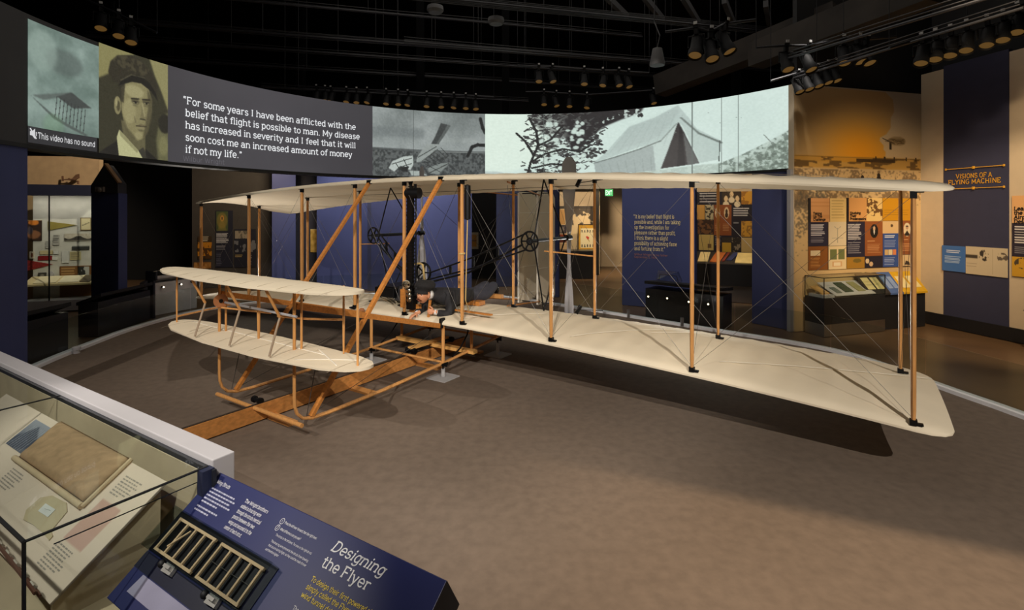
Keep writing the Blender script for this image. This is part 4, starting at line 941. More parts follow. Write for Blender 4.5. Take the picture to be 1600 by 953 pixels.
# head: shaped ball, looking along -Y with the chin a little down
HC = Vector((.345, .06, .322)); HR = Matrix.Rotation(math.radians(9), 3, 'Z') @ Matrix.Rotation(math.radians(9), 3, 'Y') @ Matrix.Rotation(math.radians(2), 3, 'X')
def head_mesh(b):
    n, m = 36, 26; P = []; F = []
    for j in range(m+1):
        ph = PI*j/m
        for i in range(n):
            t = 2*PI*i/n; d = Vector((math.sin(ph)*math.sin(t), -math.sin(ph)*math.cos(t), math.cos(ph)))   # t=0 is the face
            p = Vector((d.x*.077, d.y*.098, d.z*.118))
            front = max(0, -d.y)
            if d.z < -.1: k = (-d.z-.1); p.x *= 1-.30*k; p.y *= 1-.10*k+.16*k*(front > .3)
            p.y -= .030*math.exp(-((d.x/.14)**2+((d.z+.12)/.20)**2))*(front > .2)*1.15           # nose
            p.y -= .010*math.exp(-((d.x/.3)**2+((d.z+.72)/.14)**2))*(front > .1)                  # chin
            p.y += .012*(math.exp(-(((d.x-.36)/.15)**2+((d.z-.10)/.10)**2))+math.exp(-(((d.x+.36)/.15)**2+((d.z-.10)/.10)**2)))*(front > .2)
            p.y -= .007*math.exp(-((d.x/.5)**2+((d.z-.25)/.09)**2))*(front > .2)                  # brow
            p.y -= .006*math.exp(-((d.x/.26)**2+((d.z+.46)/.07)**2))*(front > .2)                 # lips
            P.append(HC+HR @ p*HS)
    for j in range(m):
        for i in range(n): F.append((j*n+i, (j+1)*n+i, (j+1)*n+(i+1) % n, j*n+(i+1) % n))
    b.add(P, F)
    for s in (-1, 1): b.ell(hd(.078*s, .012, -.01), (.013, .024, .037), 10, 8, HR)
HS = 1.1
hd = lambda x, y, z: HC+HR @ Vector((x, y, z))*HS
def hand(b, wrist, palm, curl_dir, spread, thumb, size=1.0, fold=1.0):
    """palm along 'palm' from the wrist; four fingers fold towards curl_dir; thumb leaves the palm's side."""
    w = Vector(wrist); d = Vector(palm).normalized(); c = Vector(curl_dir).normalized(); s = Vector(spread).normalized()
    L = .085*size; rot = Matrix((s, d, c)).transposed(); b.ell(w+d*L*.5, (.040*size, .055*size, .016*size), 14, 10, rot)
    b.tube([w-d*.05, w-d*.01, w+d*.02], [.027*size, .025*size, .028*size], 10)
    for k, ln in enumerate((.072, .080, .075, .058)):
        p0 = w+d*(L*.92-.006*abs(k-1))+s*(.030-.020*k)*size; pts = [p0-d*.012, p0]; ang = 0; dirn = d
        for seg, a in ((.45, 38), (.32, 62), (.23, 50)):
            ang += math.radians(a)*fold; dirn = d*math.cos(ang)+c*math.sin(ang); pts.append(pts[-1]+dirn*ln*seg*size)
        b.tube(pts, [.0095*size, .0098*size, .009*size, .008*size, .006*size], 8)
    t = Vector(thumb).normalized(); p0 = w+d*L*.25+s*.034*size
    b.tube([p0-s*.012, p0+(t*.6+s*.4)*.022*size, p0+t*.048*size+s*.008, p0+t*.066*size], [.012*size, .0125*size, .010*size, .007*size], 8)
# body skeleton (hidden under the clothes but continuous)
shL, shR = (.55, .36, .235), (.185, .36, .235)
elL, elR = (.63, .26, .02), (.115, .23, .03); wrL, wrR = (.505, .095, .085), (.235, .04, .045)
body = [[((.37, 1.02, .165), (.07, .05)), ((.37, .80, .165), (.07, .05)), ((.37, .58, .195), (.08, .055)), ((.37, .42, .24), (.06, .045)), ((.362, .29, .272), .05), ((.352, .17, .285), .05)],
        [('@', 3), ((.50, .40, .225), .028), (elL, .028), (wrL, .025)], [('@', 3), ((.24, .40, .225), .028), (elR, .028), (wrR, .025)],
        [('@', 0), ((.46, 1.16, .155), .04), ((.50, 1.34, .165), .034), ((.468, 1.58, .25), .03), ((.462, 1.66, .20), .026)],
        [('@', 0), ((.28, 1.16, .155), .04), ((.285, 1.34, .165), .034), ((.322, 1.58, .25), .03), ((.325, 1.66, .20), .026)]]
bo = skin_obj('body', body, M_skin, 2)
b = MB(); head_mesh(b)
hand(b, wrL, (-.62, -.32, .02), (-.2, .95, -.1), (.05, .1, 1), (-.55, -.5, .65), 1.0, 1.05)
hand(b, wrR, (-.25, -.92, -.30), (-.1, -.25, -.95), (.95, -.3, 0), (.55, -.75, -.35), 1.0, .75)
hb = b.build('tmp_head', M_skin)
bm = bmesh.new(); bm.from_mesh(bo.data); bm.from_mesh(hb.data); bm.to_mesh(bo.data); bm.free(); bpy.data.objects.remove(hb)
rm = bo.modifiers.new('r', 'REMESH'); rm.mode = 'VOXEL'; rm.voxel_size = .0042; rm.use_smooth_shade = True
dg = bpy.context.evaluated_depsgraph_get(); me = bpy.data.meshes.new_from_object(bo.evaluated_get(dg)); bo.modifiers.clear(); bo.data = me
if not me.materials: me.materials.append(M_skin)
XF(bo)
# face details
b = MB()
for s in (-1, 1): b.ell(hd(.028*s, -.083, .012), (.012, .008, .007), 10, 8, HR)
XF(b.build('eyes', M_shirt, smooth='all')); b = MB()
for s in (-1, 1): b.ell(hd(.028*s, -.0905, .011), (.0055, .003, .0055), 10, 8, HR)
XF(b.build('pupils', M_black, smooth='all')); b = MB()
for s in (-1, 1): b.tube([hd(.010*s, -.096, .033), hd(.030*s, -.096, .038), hd(.050*s, -.084, .030)], [.004, .005, .003], 6)
XF(b.build('eyebrows', M_hair, smooth='all')); b = MB()
for s in (-1, 1): b.tube([hd(.002*s, -.112, -.044), hd(.018*s, -.110, -.047), hd(.034*s, -.098, -.056), hd(.045*s, -.086, -.062)], [.009, .0095, .007, .003], 8)
XF(b.build('moustache', M_mou, smooth='all'))
b = MB(); b.tube([hd(-.02, -.097, -.066), hd(0, -.102, -.065), hd(.02, -.097, -.066)], [.003, .005, .003], 6); XF(b.build('lips', mat('lip_paint', (176, 92, 76), .5), smooth='all'))
b = MB(); b.ell(hd(0, .030, .010), (.080, .078, .085), 22, 14, HR); XF(b.build('hair', M_hair, smooth='all'))
# flat cap: floppy crown, band, peak
b = MB(); n = 28
def capr(sx, sy, z, dy=0): return [hd(sx*math.sin(2*PI*i/n), dy-sy*math.cos(2*PI*i/n), z+.006*math.sin(6*PI*i/n)) for i in range(n)]
rings = [capr(.082, .100, .055, .008), capr(.087, .104, .082, .010), capr(.122, .132, .104, .018), capr(.126, .136, .130, .020), capr(.100, .110, .160, .018), capr(.05, .055, .172, .016)]
P = [p for r in rings for p in r]; F = [(j*n+i, j*n+(i+1) % n, (j+1)*n+(i+1) % n, (j+1)*n+i) for j in range(len(rings)-1) for i in range(n)]+[tuple((len(rings)-1)*n+i for i in range(n))]
b.add(P, F); CP = b.build('flat_cap', M_cap, smooth='all'); XF(CP)
b = MB(); V = []
for j in range(6):
    for i in range(15): a = math.radians(-68+136*i/14); r = 1+.36*j/5*math.cos(a*.95); V.append(hd(.086*math.sin(a)*(1+.1*j/5), .006-.102*math.cos(a)*r, .066-.006*j-.012*math.sin(a)**2))
b.add(V, [(j*15+i, j*15+i+1, (j+1)*15+i+1, (j+1)*15+i) for j in range(5) for i in range(14)]); pk = b.build('cap_peak', M_cap, smooth='all')
so = pk.modifiers.new('s', 'SOLIDIFY'); so.thickness = .007; XF(pk)
# collar, jacket, cuffs, trousers, shoes
b = MB(); d0 = Vector((.354, .215, .286)); b.tube([d0+Vector((0, -.02, .008)), d0+Vector((-.002, -.055, .016)), d0+Vector((-.004, -.085, .022))], [.066, .070, .066], 20); XF(b.build('shirt_collar', M_shirt, smooth='all'))
b = MB(); b.add([(.37, .215, .20), (.33, .25, .16), (.37, .40, .10), (.41, .25, .16)], [(0, 1, 2), (0, 2, 3)]); b.box((.365, .215, .225), (.10, .022, .035)); XF(b.build('bow_tie', M_black))
jk = [[((.37, 1.06, .18), (.18, .125)), ((.37, .93, .19), (.175, .125)), ((.37, .72, .20), (.175, .13)), ((.37, .54, .225), (.20, .15)), ((.37, .40, .248), (.18, .135)), ((.36, .29, .268), (.115, .10)), ((.354, .215, .288), (.088, .08)), ((.35, .175, .298), (.074, .07))],
      [('@', 3), ((.54, .42, .23), .105), ((.605, .34, .12), .088), (elL, .074), ((.565, .165, .055), .060), ((.528, .118, .075), .047)],
      [('@', 3), ((.20, .42, .23), .105), ((.135, .33, .12), .088), (elR, .074), ((.18, .13, .04), .060), ((.222, .065, .043), .047)]]
XF(skin_obj('jacket', jk, M_suit, 2))
b = MB()
for w, e in ((wrL, elL), (wrR, elR)):
    w, e = Vector(w), Vector(e); d = (w-e).normalized(); b.tube([w-d*.045, w-d*.002], [.037, .035], 14)
XF(b.build('shirt_cuffs', M_shirt, smooth='all'))
tr = [[((.37, .98, .165), (.15, .11)), ((.37, 1.10, .165), (.16, .11))],
      [('@', 1), ((.47, 1.18, .16), .112), ((.50, 1.34, .165), .098), ((.485, 1.46, .225), .090), ((.468, 1.57, .262), .084), ((.463, 1.615, .258), .080)],
      [('@', 1), ((.27, 1.18, .16), .112), ((.28, 1.34, .165), .098), ((.305, 1.46, .225), .090), ((.322, 1.57, .262), .084), ((.325, 1.615, .258), .080)]]
XF(skin_obj('trousers', tr, M_trou, 2))
for X in (.463, .325):
    XF(skin_obj('shoe', [[((X, 1.63, .28), (.042, .05)), ((X, 1.672, .235), (.046, .046)), ((X, 1.675, .175), (.048, .036)), ((X, 1.655, .125), (.044, .025)), ((X, 1.645, .10), (.032, .018))]], M_shoe, 2))

# ================================================================== foreground: low white wall, glass case, slanted reader panel
E1 = Vector((.853, -.522, 0)); NV = Vector((-.522, -.853, 0))
CW0 = Vector((-1.479, 2.74, 0))
b = MB(); b.prism([CW0, CW0-E1*4.7, CW0-E1*4.7+NV*.117, CW0+NV*.117], (0, 0, .98)); wl = b.build('wall_low_front', M_white, bev=.006); struct(wl, 'low white wall with a pale top ledge')
K = Vector((-1.564, 2.64, 0)); GD = .71; GL_ = 4.2; GT = .95
CASE = empty('glass_case', K-E1*1.2+NV*.35); tag(CASE, 'large glass-topped museum case holding a tan cushion and labels, along the low white wall', 'display case')
def cs(o): return keep(o, CASE)
g = lambda s, t, z: K-E1*s+NV*t+Vector((0, 0, z))        # s to the left along the case, t towards the visitor
M_case = mat('case_dark_base', (34, 36, 44), .5); M_deck = mat('cream_case_lining', (196, 176, 146), .8)
b = MB(); b.prism([g(-.0, .0, 0), g(GL_, .0, 0), g(GL_, GD, 0), g(-.0, GD, 0)], (0, 0, .40)); cs(b.build('base', M_case))
b = MB(); b.prism([g(.012, .012, .40), g(GL_, .012, .40), g(GL_, GD-.012, .40), g(.012, GD-.012, .40)], (0, 0, .02)); cs(b.build('deck', M_deck))
b = MB(); b.prism([g(.012, .010, .42), g(GL_, .010, .42), g(GL_, .016, .42), g(.012, .016, .42)], (0, 0, .50)); cs(b.build('back_lining', M_deck))
for nm, q, vv in (('top_pane', [g(0, 0, GT-.008), g(1.93, 0, GT-.008), g(1.93, GD, GT-.008), g(0, GD, GT-.008)], (0, 0, .008)), ('top_pane', [g(1.935, 0, GT-.008), g(GL_, 0, GT-.008), g(GL_, GD, GT-.008), g(1.935, GD, GT-.008)], (0, 0, .008)),
                  ('end_pane', [g(0, 0, .42), g(0, GD, .42), g(0, GD, GT-.01), g(0, 0, GT-.01)], E1*-.008), ('front_pane', [g(0, GD, .42), g(GL_, GD, .42), g(GL_, GD, GT-.01), g(0, GD, GT-.01)], NV*-.008)):
    b = MB(); b.prism(q, vv); cs(b.build(nm, M_glass))
M_seal = mat('black_glass_seal', (24, 24, 26), .4)
for a, c in ((g(0, 0, GT), g(0, GD, GT)), (g(0, GD, GT), g(GL_, GD, GT)), (g(0, GD, .42), g(0, GD, GT)), (g(1.932, 0, GT), g(1.932, GD, GT)), (g(1.932, 0, .42), g(1.932, 0, GT))):
    b = MB(); b.bar(a, c, .014, .006); cs(b.build('edge_seal', M_seal))
b = MB(); b.prism([g(-.06, -.012, 0), g(GL_, -.012, 0), g(GL_, .006, 0), g(-.06, .006, 0)], (0, 0, .945)); cs(b.build('back_frame', M_case))
b = MB(); b.prism([g(-.045, -.01, 0), g(.005, -.01, 0), g(.005, .05, 0), g(-.045, .05, 0)], (0, 0, .95)); cs(b.build('corner_post', mat('navy_post', (34, 40, 66), .5)))
b = MB(); b.bar(g(.06, .006, .86), g(1.85, .006, .86), .004, .004); b.bar(g(.06, .02, .46), g(.06, .02, .86), .004, .004); b.bar(g(.06, .02, .86), g(.06, .60, .86), .004, .004); cs(b.build('glass_joint', M_seal))
# slanted label board with printed texts
tb = math.radians(35); E2B = NV*math.cos(tb)+Vector((0, 0, -math.sin(tb))); NB = NV*math.sin(tb)+Vector((0, 0, math.cos(tb)))
B0 = Vector((-1.79, 2.66, .86)); bp = lambda s, t, h=0: B0-E1*s+E2B*t+NB*h
BOARD = empty('label_board', bp(.9, .574)); tag(BOARD, 'big cream slanted label board inside the glass case, under the tan cushion', 'label board')
p = Pic(200, 66, (218, 198, 178)); W_ = 2.45
px = lambda s: 1-s/W_
def br(s0, t0, s1, t1, col, n=0, **k):
    x0, x1 = sorted((px(s0), px(s1)))
    (p.rows(x0, t0/.574, x1, t1/.574, n, col, **k) if n else p.rect(x0, t0/.574, x1, t1/.574, col))
br(.335, .19, .12, .392, (196, 158, 142))
prt = pic_mesh('printed_face', p, lambda x, y: bp(W_*(1-x), .574*y, .0), M_print, None, NB*-.012); keep(prt, BOARD)
M_ink = mat('soft_print_ink', (152, 142, 132), .8)
def greek(name, s0, t0, s1, t1, n, parent, m=M_ink, seed=1, h=.0015, fill=.45):
    r = random.Random(seed); b = MB(); dt = (t1-t0)/n; W = abs(s0-s1); sg = -1 if s0 > s1 else 1
    for i in range(n):
        x = 0; lim = W*(.75+.25*r.random()) if i < n-1 else W*.5
        while x < lim:
            w = min(.012+.022*r.random(), lim-x+.004); a = s0+sg*x; c = s0+sg*(x+w)
            b.quad(bp(a, t0+i*dt, h), bp(c, t0+i*dt, h), bp(c, t0+(i+fill)*dt, h), bp(a, t0+(i+fill)*dt, h)); x += w+.007
    return keep(b.build(name, m, None, fix=False), parent)
greek('printed_text', .325, .06, .14, .165, 7, BOARD, seed=2); greek('printed_text', .33, .41, .12, .52, 8, BOARD, seed=3); greek('printed_text', 1.33, .30, 1.12, .42, 8, BOARD, seed=4); greek('printed_text', 1.05, .05, 1.05, .05, 1, BOARD)
greek('printed_text', 2.30, .30, 2.0, .46, 9, BOARD, seed=6)
for q in ([bp(.0, .02, -.012), bp(.0, .574, -.012), Vector(bp(.0, .574, -.012))*1.0+Vector((0, 0, -.11)), g(.13, .10, .42)],):
    b = MB(); b.prism([bp(.02, .03, -.012), bp(.02, .56, -.012), Vector((bp(.02, .56).x, bp(.02, .56).y, .42)), Vector((bp(.02, .03).x, bp(.02, .03).y, .42))], -E1*.02); keep(b.build('end_support', M_deck), BOARD)
b = MB(); b.prism([bp(2.40, .03, -.012), bp(2.40, .56, -.012), Vector((bp(2.40, .56).x, bp(2.40, .56).y, .42)), Vector((bp(2.40, .03).x, bp(2.40, .03).y, .42))], E1*.02); keep(b.build('end_support', M_deck), BOARD)
# photo print and tan cloth cushion on the board
p = Pic(46, 34, (120, 122, 130)); p.gradv((150, 152, 160), (92, 94, 104)); p.poly([(0, .7), (.5, .15), (1, .5), (1, .8), (.4, 1), (0, 1)], (66, 70, 84), 1)
for i in range(7): p.line(.1+.12*i, .95, .3+.1*i, .2, .03, (176, 178, 184), 0, .8)
o = pic_mesh('photograph', p, lambda x, y: bp(1.70-.28*x, .045+.185*y, .003), M_print, None, NB*-.003); tag(o, 'small grey photograph of a wing frame above the cushion on the label board', 'photograph')
b = MB(); N = 24; V = []; ww, hh = 1.0, .262
for side in (0, 1):
    for j in range(N+1):
        for i in range(N+1):
            x = i/N; y = j/N; e = min(x, 1-x, (y)*.5, (1-y)*.5)*12; hgt = .038*min(1, e)**.45 if side else 0
            w = .003*math.sin(17*x+5*y)+.002*math.sin(31*x-22*y) if side else 0
            V.append(bp(1.405-ww*x, -.012+hh*y, .003+hgt+w*min(1, e)))
W = N+1; F = []
for j in range(N):
    for i in range(N): a = j*W+i; F += [(a, a+W, a+W+1, a+1), (W*W+a, W*W+a+1, W*W+a+W+1, W*W+a+W)]
b.add(V, F); M_tan = mat('worn_tan_canvas', (170, 138, 104), .9, var=.16, scale=9, bump=.15, stretch=(1, 3, 3))
cu = b.build('cloth_cushion', M_tan, smooth='all'); tag(cu, 'worn tan canvas cushion lying on the label board in the glass case', 'cushion')
b = MB(); b.tube([bp(1.41, .262, .014), bp(.40, .262, .014)], .016, 10); b.tube([bp(.395, -.012, .012), bp(.395, .262, .012)], .012, 8); o = b.build('rolled_hem', mat('pale_tan_hem', (196, 172, 138), .9), smooth=True); o.parent = cu
# cut fabric swatch with a metal tag
oct_ = [(.796, .330), (.72, .295), (.55, .285), (.479, .31), (.45, .40), (.40, .41), (.395, .43), (.50, .425), (.62, .425), (.74, .435), (.80, .40)]
b = MB(); b.prism([bp(s, t, .002) for s, t in oct_], NB*.004); sw = b.build('fabric_swatch', mat('beige_fabric', (188, 170, 136), .9)); tag(sw, 'cut beige fabric swatch with a metal tag below the tan cushion', 'swatch')
b = MB(); b.prism([bp(.70, .335, .007), bp(.575, .33, .007), bp(.57, .37, .007), bp(.695, .375, .007)], NB*.002); b.tube([bp(.66, .34, .007), bp(.60, .345, .011), bp(.66, .352, .012)], .002, 5); keep(b.build('metal_tag', mat('pale_metal_tag', (214, 212, 208), .4)), sw)
# curved wing rib standing in front of the board
RIB = empty('wing_rib', g(.5, .60, .42)); tag(RIB, 'curved wooden wing rib with small blocks standing in front of the label board', 'wing rib')
def ribp(t, h, o=.0): s = 2.05-2.03*t; return bp(s, .470+.100*t+o, .05+.085*math.sin(PI*min(1, t*1.05))*.5+h)
b = MB(); b.tube([ribp(i/24, .03) for i in range(25)], .008, 6); keep(b.build('upper_strip', mat('dark_ash_strip', (92, 54, 40), .5), smooth=True), RIB)
b = MB(); b.tube([ribp(i/24, .002) for i in range(25)], .007, 6); keep(b.build('lower_strip', mat('dark_ash_strip', (92, 54, 40), .5), smooth=True), RIB)
for i in range(18): t = .03+.054*i; b = MB(); b.bar(ribp(t, .016, -.002), ribp(t+.022, .016, -.002), .02, .022, NB); keep(b.build('spacer_block', mat('grey_ash_block', (190, 180, 166), .6)), RIB)

# ---- slanted reader panel
ta = math.radians(36); E2 = NV*math.cos(ta)+Vector((0, 0, -math.sin(ta))); NP = NV*math.sin(ta)+Vector((0, 0, math.cos(ta)))
T0 = Vector((-1.545, 2.69, .90)); pp = lambda s, t, h=0: T0+E1*s+E2*t+NP*h
PAN = empty('reader_sign', Vector((T0.x, T0.y, 0))+E1*.76+NV*.3); tag(PAN, 'slanted navy reader panel with large white title beside the glass case, bottom of the view', 'sign panel')
def pk_(o): return keep(o, PAN)
M_pnavy = mat('navy_printed_laminate', (34, 40, 88), .4, var=.04); PL_, PT = 1.53, .60
b = MB(); b.prism([pp(0, 0), pp(PL_, 0), pp(PL_, PT), pp(0, PT)], NP*-.022); pk_(b.build('printed_board', M_pnavy, bev=.003))
b = MB(); b.prism([pp(.01, .01, -.022), pp(PL_-.01, .01, -.022), pp(PL_-.01, PT, -.022), pp(.01, PT, -.022)], NP*-.05); pk_(b.build('backing_tray', M_blk_lam))
b = MB(); b.prism([pp(PL_, 0, 0), pp(PL_, PT, 0), pp(PL_+.035, PT-.02, -.09), pp(PL_+.035, .03, -.09)], NP*-.004); pk_(b.build('end_cheek', M_blk_lam))
b = MB(); q = [pp(.1, .10, -.075), pp(PL_-.1, .10, -.075), pp(PL_-.1, PT-.06, -.075), pp(.1, PT-.06, -.075)]; b.add(q+[Vector((v.x, v.y, .0)) for v in q], [(0, 1, 2, 3), (7, 6, 5, 4), (0, 4, 5, 1), (1, 5, 6, 2), (2, 6, 7, 3), (3, 7, 4, 0)]); pk_(b.build('pedestal', M_blk_lam))
b = MB(); q0 = Vector((pp(PL_, .3).x, pp(PL_, .3).y, 0)); b.box(q0+Vector((.02, 0, .25)), (.10, .22, .5), Matrix.Rotation(math.atan2(-.522, .853), 3, 'Z')); pk_(b.build('foot', M_blk_lam))
b = MB(); b.prism([pp(.10, .472, .001), pp(.80, .472, .001), pp(.80, .545, .001), pp(.085, .545, .001)], NP*.0015); pk_(b.build('pale_strip', mat('lilac_grey_print', (146, 144, 168), .5)))
b = MB(); b.prism([pp(.0, .40, .001), pp(.80, .40, .001), pp(.80, .468, .001), pp(.0, .468, .001)], NP*.001); pk_(b.build('dark_strip', mat('dark_navy_print', (18, 22, 44), .4)))
M_ptxt = mat('white_print', (238, 238, 240), .6); M_ytxt = mat('yellow_print', (240, 214, 84), .6)
pf = lambda s, t: (lambda x, y: pp(s+x, t-y, .002))
def ptx(name, lines, s, t, size, lead, m=M_ptxt, **k): return pk_(lettering(name, lines, size, lead, pf(s, t), m, None, **k))
ptx('title', ['Designing'], .968, .078, .038, .062, wt=.9, slant=.2, width=[.30]); ptx('title', ['the Flyer'], .968, .140, .038, .062, wt=.9, width=[.272])
ptx('subtitle', ['To design their first powered airplane,', 'simply called the Flyer, the', 'wind tunnel data'], .966, .197, .0175, .028, M_ytxt, serif=False, wt=.95, width=[.41, .30, .19])
ptx('body_text', ['The'], .966, .298, .013, .02, serif=False, wt=.8)
ptx('heading', ['Wing Struts'], .064, .048, .0165, .02, serif=False, wt=.75, width=[.115])
def pgreek(s0, t0, n, w, lead, h, seed):
    r = random.Random(seed); b = MB()
    for i in range(n):
        x = 0; lim = w*(.84+.16*r.random()) if i < n-1 else w*.6
        while x < lim: d = .006+.018*r.random(); b.quad(*[pp(s0+a_, t0+i*lead-c_, .002) for a_, c_ in ((x, 0), (min(lim, x+d), 0), (min(lim, x+d), h), (x, h))]); x += d+.0045
    return pk_(b.build('fine_print', mat('fine_print_ink', (176, 178, 196), .6), None, fix=False))
pgreek(.066, .078, 5, .225, .0158, .0068, 3); pgreek(.064, .166, 2, .20, .0158, .0068, 4)
ptx('body_text', ['The Wright brothers', 'added a bracing wire', 'through the struts (vertical', 'posts) between the two', 'wings and secured it to the', 'center of each strut.'], .336, .066, .0145, .0246, wt=.85, width=[.182, .158, .186, .168, .178, .135])
ptx('instruction_text', ['Press the left lever forward, then the right lever.'], .650, .070, .0098, .02, serif=False, wt=.9, width=[.22]); ptx('instruction_text', ['What difference can you see?'], .650, .098, .0098, .02, serif=False, wt=.9, width=[.14])
ptx('body_text', ['The struts on the left bend. The ones on the right do not.'], .648, .123, .0085, .016, serif=False, wt=.75, width=[.245])
ptx('body_text', ['The bracing wire prevents the struts from bowing', 'that occurs during flight, so they could be made thinner', 'and therefore lighter.'], .648, .150, .0085, .0165, serif=False, wt=.75, width=[.25, .255, .092])
b = MB()
for t in (.0655, .0945):
    for i in range(18): a0, a1 = 2*PI*i/18, 2*PI*(i+1)/18; b.quad(*[pp(.630+r*math.cos(a), t+r*math.sin(a), .002) for r, a in ((.0125, a0), (.0125, a1), (.0108, a1), (.0108, a0))])
for t, ch in ((.070, '1'), (.099, '2')):
    Q, w = text_quads(ch, False, 1.0)
    for q in Q: b.quad(*[pp(.630-w*.0015/2+x*.0015, t-y*.0015, .002) for x, y in q])
pk_(b.build('step_numbers', M_ptxt, None, fix=False))
# hands-on model under a clear cover
MOD = empty('strut_model', pp(.39, .39)); tag(MOD, 'pair of small wooden strut frames under a clear acrylic cover on the navy reader panel', 'model')
def mk_(o): return keep(o, MOD)
b = MB(); b.prism([pp(.004, .215, .001), pp(.782, .215, .001), pp(.782, .392, .001), pp(.004, .392, .001)], NP*.004); mk_(b.build('dark_tray', mat('black_tray', (16, 17, 24), .35)))
M_bal = mat('pale_birch', (238, 202, 158), .55, var=.1)
for s0 in (.062, .420):
    fr = empty('wooden_frame', pp(s0+.155, .31)); keep(fr, MOD)
    for t in (.243, .378): b = MB(); b.bar(pp(s0, t, .022), pp(s0+.315, t, .022), .011, .012, NP); keep(b.build('rail', M_bal), fr)
    for k in range(5): s = s0+.008+k*.0745; b = MB(); b.bar(pp(s, .243, .024), pp(s, .378, .024), .010, .010, NP); keep(b.build('strut', M_bal), fr)
    if s0 > .3: b = MB(); b.tube([pp(s0, .31, .026), pp(s0+.31, .31, .026)], .0012, 5); keep(b.build('wire', M_wire), fr)
b = MB(); b.bar(pp(.20, .262, .03), pp(.135, .35, .03), .006, .006, NP); mk_(b.build('bent_stick', M_bal))
ACV = [((0, .212), (.784, .212), (.784, .218), (0, .218), .05), ((0, .390), (.784, .390), (.784, .396), (0, .396), .05), ((0, .218), (.006, .218), (.006, .39), (0, .39), .05), ((.778, .218), (.784, .218), (.784, .39), (.778, .39), .05)]
b = MB()
for q in ACV: b.prism([pp(s, t, .002) for s, t in q[:4]], NP*.05)
b.prism([pp(0, .212, .052), pp(.784, .212, .052), pp(.784, .396, .052), pp(0, .396, .052)], NP*.004); mk_(b.build('clear_cover', M_acr))
for s in (.205, .560):
    lv = empty('lever', pp(s, .41)); keep(lv, MOD)
    b = MB(); b.prism([pp(s-.005, .392, .004), pp(s+.062, .392, .004), pp(s+.066, .425, .004), pp(s-.005, .428, .004)], NP*.018); b.prism([pp(s+.008, .40, .02), pp(s+.055, .40, .02), pp(s+.055, .412, .02), pp(s+.008, .412, .02)], NP*.02); keep(b.build('bracket', mat('chromed_bracket', (214, 212, 206), .25, .6)), lv)
    b = MB(); b.ell(pp(s-.028, .408, .022), (.0165, .0165, .0165), 16, 10); b.tube([pp(s-.02, .408, .02), pp(s+.01, .41, .014)], .005, 8); keep(b.build('knob', M_black, smooth=True), lv)

# ================================================================== reader rails round the platform
def plan_box(b, A, B, w, z0, z1, zt=None):               # strip A-B, widened by w to its left, top may slope from z1 (A-B side) to zt
    t = Vector((B[0]-A[0], B[1]-A[1])).normalized(); n = Vector((-t.y, t.x)); zt = z1 if zt is None else zt
    P = [(A[0], A[1], z0), (B[0], B[1], z0), (B[0]+n.x*w, B[1]+n.y*w, z0), (A[0]+n.x*w, A[1]+n.y*w, z0)]
    P += [(A[0], A[1], z1), (B[0], B[1], z1), (B[0]+n.x*w, B[1]+n.y*w, zt), (A[0]+n.x*w, A[1]+n.y*w, zt)]
    return b.add(P, [(3, 2, 1, 0), (4, 5, 6, 7), (0, 1, 5, 4), (1, 2, 6, 5), (2, 3, 7, 6), (3, 0, 4, 7)])
M_lampw = emit('small_lamp_glow', (255, 232, 190), 5)
def rail_thing(name, label, A, B, w, h, hb, m, mtop, lamps=(), back=.16):
    e = empty(name, ((A[0]+B[0])/2, (A[1]+B[1])/2, 0)); tag(e, label, 'reader rail')
    b = MB(); plan_box(b, A, B, w*.8, 0, h-.16); keep(b.build('body', m), e)
    t = Vector((B[0]-A[0], B[1]-A[1])).normalized(); n = Vector((-t.y, t.x))
    sh = lambda P: (P[0]-n.x*.05, P[1]-n.y*.05)
    b = MB(); V = []; A2, B2 = sh(A), sh(B); plan_box(b, A2, B2, w, h-.06, h, h-back); b.v = [(x, y, z if i in (4, 5, 6, 7) else (z if i in (0, 1) else h-back-.06)) for i, (x, y, z) in enumerate(b.v)]
    keep(b.build('sloped_top', mtop), e)
    L = math.dist(A, B)
    for f, z in lamps:
        p0 = Vector((A[0]+t.x*L*f-n.x*.045, A[1]+t.y*L*f-n.y*.045, z)); lp = MB(); lp.lathe([(.012, -.05), (.022, -.03), (.022, .02)], p0, (-n.x, -n.y, -.2), 10); lo = keep(lp.build('small_lamp', M_black), e)
        lp = MB(); lp.ell(p0+Vector((-n.x*.024, -n.y*.024, 0)), (.017, .017, .017), 10, 8); keep(lp.build('lamp_lens', M_lampw), lo)
        lo2 = lp
    return e
rail_thing('reader_rail', 'black slanted reader rail beside the navy pillar at the left edge', (-7.02, 5.4), (-7.16, 8.28), .42, .80, .55, M_blk_lam, M_black)
rail_thing('reader_rail', 'black slanted reader rail in front of the pointed navy tower', (-7.46, 9.25), (-7.58, 10.75), .42, .78, .55, M_blk_lam, M_black)
rail_thing('reader_rail', 'pale grey reader rail with three small lamps, behind the front elevator', (-7.78, 11.05), (-7.40, 12.05), .40, .86, .55, mat('pale_rail_laminate', (196, 196, 202), .45), M_white, ((.22, .60), (.60, .61), (.86, .62)))
CR = rail_thing('reader_rail', 'wide black reader rail with four small lamps, below the navy quotation wall', (2.82, 10.84), (4.02, 9.78), .62, .80, .55, M_blk_lam, M_black, ((.06, .48), (.32, .49), (.60, .47), (.84, .47)), back=.05)
b = MB(); c0 = Vector((3.07, 10.94, .80)); q = [c0, c0+Vector((.42, -.36, 0)), c0+Vector((.50, -.20, 0)), c0+Vector((.16, .22, 0))]
r = Vector((.04, .02, .20)); top = [q[0]+r, q[1]+Vector((-.06, .08, .20)), q[2]+Vector((-.08, .0, .20)), q[3]+Vector((0, -.08, .20))]
